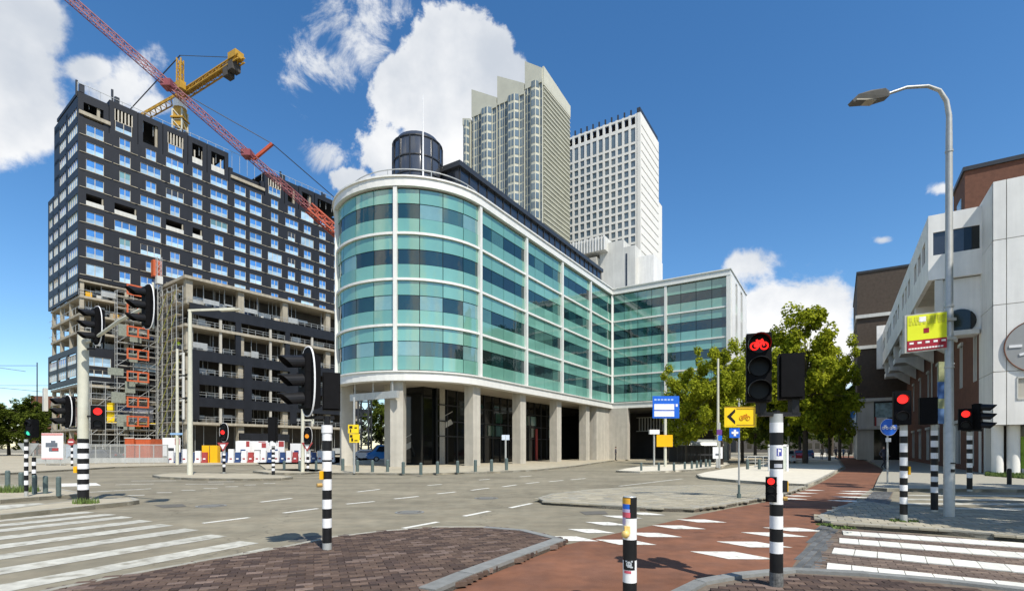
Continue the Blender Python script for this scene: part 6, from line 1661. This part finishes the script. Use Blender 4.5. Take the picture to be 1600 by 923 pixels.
# yellow diversion sign
c = G(1156, 778, .11); Y = c.y; t = thing('diversion_sign', 'yellow bicycle diversion sign with black chevron above a small blue sign', 'sign', (c.x, c.y, 0))
MB().cyl((0, .06, .1), (0, .06, zat(628, Y)), .028, n=12).build('post', M_galv, t, smooth=True); MB().cyl((0, .06, .1), (0, .06, zat(757, Y)), .036, n=12).build('post_sleeve', M_boll, t); MB().cyl((0, .06, .1), (0, .06, zat(771, Y)), .065, n=12).build('post_foot', M_boll, t)
rbox(t, 1131.5, 1181.5, 635.5, 667, Y, -.02, .0, M_signy, 'panel'); rbox(t, 1134, 1150, 638, 664.5, Y, -.028, -.02, M_signy, 'arrow_field')
edge = mat('sign_brown_edge', (.35, .22, .02), .5)
rbox(t, 1131.5, 1181.5, 635, 636.2, Y, -.03, -.02, edge, 'edge'); rbox(t, 1150, 1178, 637.8, 639, Y, -.03, -.02, edge, 'edge'); rbox(t, 1150, 1178, 663, 664.2, Y, -.03, -.02, edge, 'edge'); rbox(t, 1177, 1178.4, 639, 663, Y, -.03, -.02, edge, 'edge')
def relS(px, py): p = P(px, py, Y); return Vector((p.x - t.location.x, -.035, p.z))
ch = MB(); pp = [(1148, 638.5), (1135, 650.5), (1148, 662.5), (1148, 657.5), (1141.5, 650.5), (1148, 643.5)]
ch.add([relS(*p) for p in pp] + [relS(*p) + Vector((0, .012, 0)) for p in pp], [(0, 1, 4, 5), (1, 2, 3, 4), (0, 6, 7, 1), (1, 7, 8, 2)]); ch.build('chevron', M_blk, t)
bk_ = MB(); oc = relS(1163, 651); s = .16
for cx in (-.62, .62): bk_.tube([oc + Vector((s * cx + s * .42 * math.cos(a * math.pi / 8), 0, -s * .2 + s * .42 * math.sin(a * math.pi / 8))) for a in range(17)], .010, 4)
for (a, b) in (((-.62, -.2), (0, -.2)), ((0, -.2), (-.2, .4)), ((-.2, .4), (.4, .4)), ((.4, .4), (0, -.2)), ((-.62, -.2), (-.2, .4)), ((.62, -.2), (.4, .4)), ((.4, .4), (.3, .65))): bk_.bar(oc + Vector((a[0] * s, 0, a[1] * s)), oc + Vector((b[0] * s, 0, b[1] * s)), .022)
bk_.build('bicycle_symbol', mat('symbol_orange', (.75, .33, .01), .5), t)
rbox(t, 1139.5, 1155.5, 668.5, 683.5, Y, -.02, .0, M_signb, 'small_panel'); rbox(t, 1146, 1149.5, 671, 681, Y, -.03, -.02, M_wht, 'cross'); rbox(t, 1142.5, 1153, 674, 677.5, Y, -.031, -.02, M_wht, 'cross')
# round blue cycle sign
c = G(1388, 756, .1); Y = c.y; t = thing('cycle_path_sign', 'round blue cycle path sign with white bicycle and moped on a thin pole', 'sign', (c.x, c.y, 0))
MB().cyl((0, .05, .1), (0, .05, zat(655, Y)), .035, n=10).build('post', M_galv, t); zc = zat(667, Y); r = 13 * Y / FPX
MB().cyl((0, 0, zc), (0, -.03, zc), r, n=32).build('disc', M_signb, t); MB().tube([(r * math.cos(a * math.pi / 16), -.02, zc + r * math.sin(a * math.pi / 16)) for a in range(33)], .012, 5).build('disc_rim', M_wht, t)
q = MB()
for ox in (-.17, .17):
    for cx in (-.08, .08): q.tube([(ox + cx + .055 * math.cos(a * math.pi / 6), -.04, zc - .04 + .055 * math.sin(a * math.pi / 6)) for a in range(13)], .014, 4)
    q.bar((ox - .08, -.04, zc - .04), (ox, -.04, zc + .05), .025).bar((ox, -.04, zc + .05), (ox + .08, -.04, zc - .04), .025).bar((ox - .05, -.04, zc + .07), (ox + .06, -.04, zc + .07), .025)
q.build('symbols', M_wht, t); MB().box(-.1, .1, -.03, .03, zat(690, Y), zat(684, Y)).build('small_plate', M_wht, t)
# yellow sign by the arcade
c = G(553, 739, .1); Y = c.y; t = thing('yellow_notice_sign', 'two yellow notice panels on a grey post before the first arcade column', 'sign', (c.x, c.y, 0))
MB().cyl((0, .06, .1), (0, .06, zat(620, Y)), .07, n=10).build('post', M_galv, t)
rbox(t, 544, 560.5, 663, 676.5, Y, -.03, .0, M_signy, 'panel'); rbox(t, 546, 562, 677.5, 691, Y, -.03, .0, M_signy, 'panel')
for (a, b, cc, d) in ((546, 551, 665, 669), (547, 549, 670, 675), (554, 558, 667, 669), (547, 551, 679, 683), (549, 552, 684, 689), (554, 559, 687, 688.5)): rbox(t, a, b, cc, d, Y, -.04, -.03, M_blk, 'print')
c = G(790, 727, .1); Y = c.y; t = thing('small_white_sign', 'small pale square sign on a grey post before the arcade', 'sign', (c.x, c.y, 0)); MB().cyl((0, .05, .1), (0, .05, zat(680, Y)), .09, n=8).build('post', M_galv, t); rbox(t, 784, 796, 679, 687, Y, -.03, 0, mat('pale_sign_face', (.55, .62, .72), .5), 'panel')
# info board behind near pole, small white notice
c = G(1216, 736, .1); Y = c.y; t = thing('info_board', 'white framed information board behind the near signal pole', 'information board', (c.x, c.y, 0))
rbox(t, 1218, 1229, 697, 733, Y, 0, .06, mat('board_greenish', (.5, .55, .48), .5), 'board'); 
for p in ((1201, 1204), (1228.5, 1231.5)): rbox(t, p[0], p[1], 699 if p[0] < 1210 else 695, 736, Y, -.05, .1, M_wht, 'frame_post')
rbox(t, 1201, 1231, 694, 697, Y, -.05, .1, M_wht, 'frame_top')
c = G(1120, 730, .1); t = thing('white_notice_board', 'small white notice board at the end of the bollard row', 'sign', (c.x, c.y, 0)); rbox(t, 1114, 1129, 698, 716, c.y, 0, .08, M_wht, 'board'); rbox(t, 1118, 1126, 708, 711, c.y, -.02, 0, mat('print_grey', (.12, .14, .17), .6), 'print'); rbox(t, 1119, 1124, 716, 730, c.y, 0, .08, M_galv, 'leg')
c = G(1121, 731, .1); t = thing('parking_sign', 'small purple and blue road sign on a grey pole by the trees', 'sign', (c.x, c.y - .4, 0)); rbox(t, 1117, 1125, 671, 679, c.y, 0, .04, mat('sign_purple', (.12, .03, .2), .5), 'upper_panel'); rbox(t, 1119, 1125, 680, 688, c.y, 0, .04, M_signb, 'lower_panel'); rbox(t, 1120.5, 1123, 660, 731, c.y, .05, .12, M_galv, 'post')

# ================================================================ BOLLARDS
def bollard(px, py, hpx, label, group, wpx=5, m=None):
    c = G(px, py, .1); h = hpx * c.y / FPX; r = wpx * c.y / FPX / 2
    t = thing('bollard', label, 'bollard', (c.x, c.y, .1), 0, group)
    MB().cyl((0, 0, 0), (0, 0, h), r, r, 12).build('shaft', m or M_boll, t, smooth=True); MB().cyl((0, 0, h), (0, 0, h + r * .5), r, r * .6, 12).build('cap', m or M_boll, t)
ga = 'bollards along the arcade pavement'
for bi_, (px, py) in enumerate(((535.7, 735), (558.5, 737), (582, 737.5), (605.6, 737), (630, 740), (657.6, 741.5), (683.6, 739.5), (715, 738.5), (742.8, 737), (768, 736.5), (791.5, 734.5))):
    bollard(px, py, 18, ORDN[bi_] + ' steel bollard before the glass building, counted from the yellow notice sign', ga, 5)
gl = 'bollards at the footway corner'
for px, py, h, lab in ((12, 764, 28, 'dark bollard nearest the picture edge at the footway corner'), (33, 768, 29, 'dark bollard standing in the weeds at the footway corner'), (54, 772, 29, 'dark bollard directly behind the short striped post'), (71, 771.5, 27, 'dark bollard between the short striped post and the last bollard'), (91.5, 774.5, 29, 'last dark bollard of the footway corner, nearest the thick mast')): bollard(px, py, h, lab, gl, 6.5)
gr_ = 'bollards on the pale island'
for bi_, (px, py, h) in enumerate(((1002, 735, 12), (1029.5, 735, 12), (1053, 735, 12), (1070, 733, 11), (1081, 732, 11), (1089, 731, 11), (1095, 730, 11), (1103, 729, 11), (1109, 728.5, 10))): bollard(px, py, h, ORDN[bi_] + ' bollard on the pale island, counted from its pointed end by the road', gr_, 3.6)
for px, lab in ((1168, 'dark squat bollard behind the diversion sign pole'), (1186.5, 'dark squat bollard left of the white information board')): bollard(px, 733, 15, lab, None, 4.5)
for px, lab in ((444, 'dark bollard right of the slim striped pole'), (468, 'dark bollard left of the beige mast'), (494, 'dark bollard right of the amber signal')): bollard(px, 734, 14, lab, None, 4)
bollard(1577, 757, 24, 'black bollard on the grass strip below the white building', None, 6, M_blk)
for px, lab in ((150, 'grey post at the site fence near the dark car'),): pass
c = P(1540, 764, 24)
# railing by the pale island
t = thing('low_railing', 'low grey railing behind the pale island', 'railing', (P(1168, 0, 42).x, 42, .1)); q = MB()
q.bar((0, 0, .95), (3.2, 0, .95), .06).bar((0, 0, .5), (3.2, 0, .5), .05)
for i in range(6): q.box(i * .64 - .025, i * .64 + .025, -.025, .025, 0, .95)
q.build('rails', M_galv, t)

# ================================================================ PEOPLE
def person_mesh(seed, stride):
    me = bpy.data.meshes.new('sk'); s = stride
    J = {'pel': (0, 0, .95), 'sp': (0, 0, 1.15), 'ch': (0, 0, 1.38), 'nk': (0, 0, 1.52), 'hd': (0, -.02, 1.64), 'hd2': (0, -.02, 1.72),
         'sL': (-.19, 0, 1.42), 'eL': (-.25, s * .16, 1.14), 'hL': (-.24, -s * .02 - .05, .88), 'sR': (.19, 0, 1.42), 'eR': (.25, -s * .14, 1.14), 'hR': (.24, -s * .3, .92),
         'tL': (-.10, 0, .90), 'kL': (-.11, -s * .22, .52), 'aL': (-.11, -s * .16, .09), 'fL': (-.11, -s * .16 - .2, .04), 'tR': (.10, 0, .90), 'kR': (.11, s * .04, .50), 'aR': (.11, s * .34, .12), 'fR': (.11, s * .34 - .19, .04)}
    K = list(J); E = [('pel', 'sp'), ('sp', 'ch'), ('ch', 'nk'), ('nk', 'hd'), ('hd', 'hd2'), ('ch', 'sL'), ('sL', 'eL'), ('eL', 'hL'), ('ch', 'sR'), ('sR', 'eR'), ('eR', 'hR'), ('pel', 'tL'), ('tL', 'kL'), ('kL', 'aL'), ('aL', 'fL'), ('pel', 'tR'), ('tR', 'kR'), ('kR', 'aR'), ('aR', 'fR')]
    Rr = {'pel': .15, 'sp': .135, 'ch': .16, 'nk': .06, 'hd': .095, 'hd2': .075, 'sL': .07, 'eL': .05, 'hL': .04, 'sR': .07, 'eR': .05, 'hR': .04, 'tL': .10, 'kL': .065, 'aL': .045, 'fL': .04, 'tR': .10, 'kR': .065, 'aR': .045, 'fR': .04}
    me.from_pydata([J[k] for k in K], [(K.index(a), K.index(b)) for a, b in E], [])
    o = bpy.data.objects.new('sk', me); col.objects.link(o)
    md = o.modifiers.new('s', 'SKIN'); 
    for i, k in enumerate(K): me.skin_vertices[0].data[i].radius = (Rr[k], Rr[k] * .8)
    me.skin_vertices[0].data[0].use_root = True
    sb = o.modifiers.new('d', 'SUBSURF'); sb.levels = 1; sb.render_levels = 1
    dg_ = bpy.context.evaluated_depsgraph_get(); res = bpy.data.meshes.new_from_object(o.evaluated_get(dg_)); bpy.data.objects.remove(o)
    return res
PM = [person_mesh(0, 1.0), person_mesh(1, .25)]
cloth = {}
def clothmat(c): 
    k = 'cloth_%02d%02d%02d' % tuple(int(x * 99) for x in c); return mat(k, c, .85, var=.1)
def person(loc, rot, top, trousers, label, k=0, h=1.0, helmet=None):
    me = PM[k].copy(); me.name = 'body'; me.materials.clear()
    for m in (clothmat(trousers), clothmat(top) if not isinstance(top, bpy.types.Material) else top, M_skin): me.materials.append(m)
    for p in me.polygons:
        z = p.center.z; x = abs(p.center.x)
        p.material_index = 2 if (z > 1.54 or (x > .2 and z < .96)) else (1 if z > .93 else 0); p.use_smooth = True
    t = thing('person', label, 'person', loc, rot); t.scale = (h, h, h); put('body', me, t)
    hm = MB(); n = 10; v = []
    for i in range(5):
        a = math.pi / 2 * i / 4
        for j in range(n): b = 2 * math.pi * j / n; v.append((.105 * math.cos(a) * math.cos(b), -.01 + .115 * math.cos(a) * math.sin(b), 1.70 + .115 * math.sin(a)))
    hm.add(v, [(i * n + j, i * n + (j + 1) % n, (i + 1) * n + (j + 1) % n, (i + 1) * n + j) for i in range(4) for j in range(n)])
    hm.build('helmet' if helmet else 'hair', helmet or clothmat((.05, .035, .02)), t, smooth=True)
X, Y = tloc(tf(246), -3.8)
w1 = P(282, 0, 91.5)
for (py, lab) in ((548, 'worker in hi-vis jacket on the upper scaffold deck at the block corner'), (577, 'worker in hi-vis jacket on the lower scaffold deck at the block corner')):
    person((w1.x, 91.0, zat(py, 91.0)), .6 if py < 560 else 2.0, M_hivis, (.08, .09, .14), lab, 1, 1.05, M_signy)
    dk = thing('work_platform', 'narrow work platform under the ' + ('upper' if py < 560 else 'lower') + ' worker', 'platform', (w1.x, 91.0, zat(py, 91.0))); MB().box(-.9, .9, -.5, .6, -.12, 0).build('deck', M_wframe, dk); MB().bar((-.9, -.5, 1), (.9, -.5, 1), .05).box(-.9, -.85, -.5, -.45, 0, 1).box(.85, .9, -.5, -.45, 0, 1).build('rail', M_galv, dk)
for (px, Yd, rot, top, tr, lab, k) in [(1306, 74, 0, (.12, .12, .16), (.03, .03, .05), 'person in dark clothes walking down the tree lined street', 0), (1318, 82, 3.1, (.16, .22, .34), (.05, .06, .12), 'person in blue jacket on the far cycle path', 0), (1326, 88, .3, (.4, .4, .42), (.05, .05, .06), 'person in pale grey top on the far cycle path', 1), (1292, 86, 2.8, (.30, .31, .34), (.04, .04, .05), 'person in grey top near the second tree trunk', 0), (1381, 40, .2, (.05, .05, .07), (.02, .02, .03), 'person in black walking past the shop on the right', 0), (1284, 70, 3.0, (.5, .5, .5), (.06, .06, .1), 'person in white top beside the corner tree', 1), (962, 66, 1.2, (.05, .05, .06), (.03, .03, .03), 'person in dark clothes at the stone wall of the arcade', 1)]:
    c = P(px, 0, Yd); person((c.x, Yd, .12 if px != 1318 and px != 1326 else .01), rot, top, tr, lab, k)
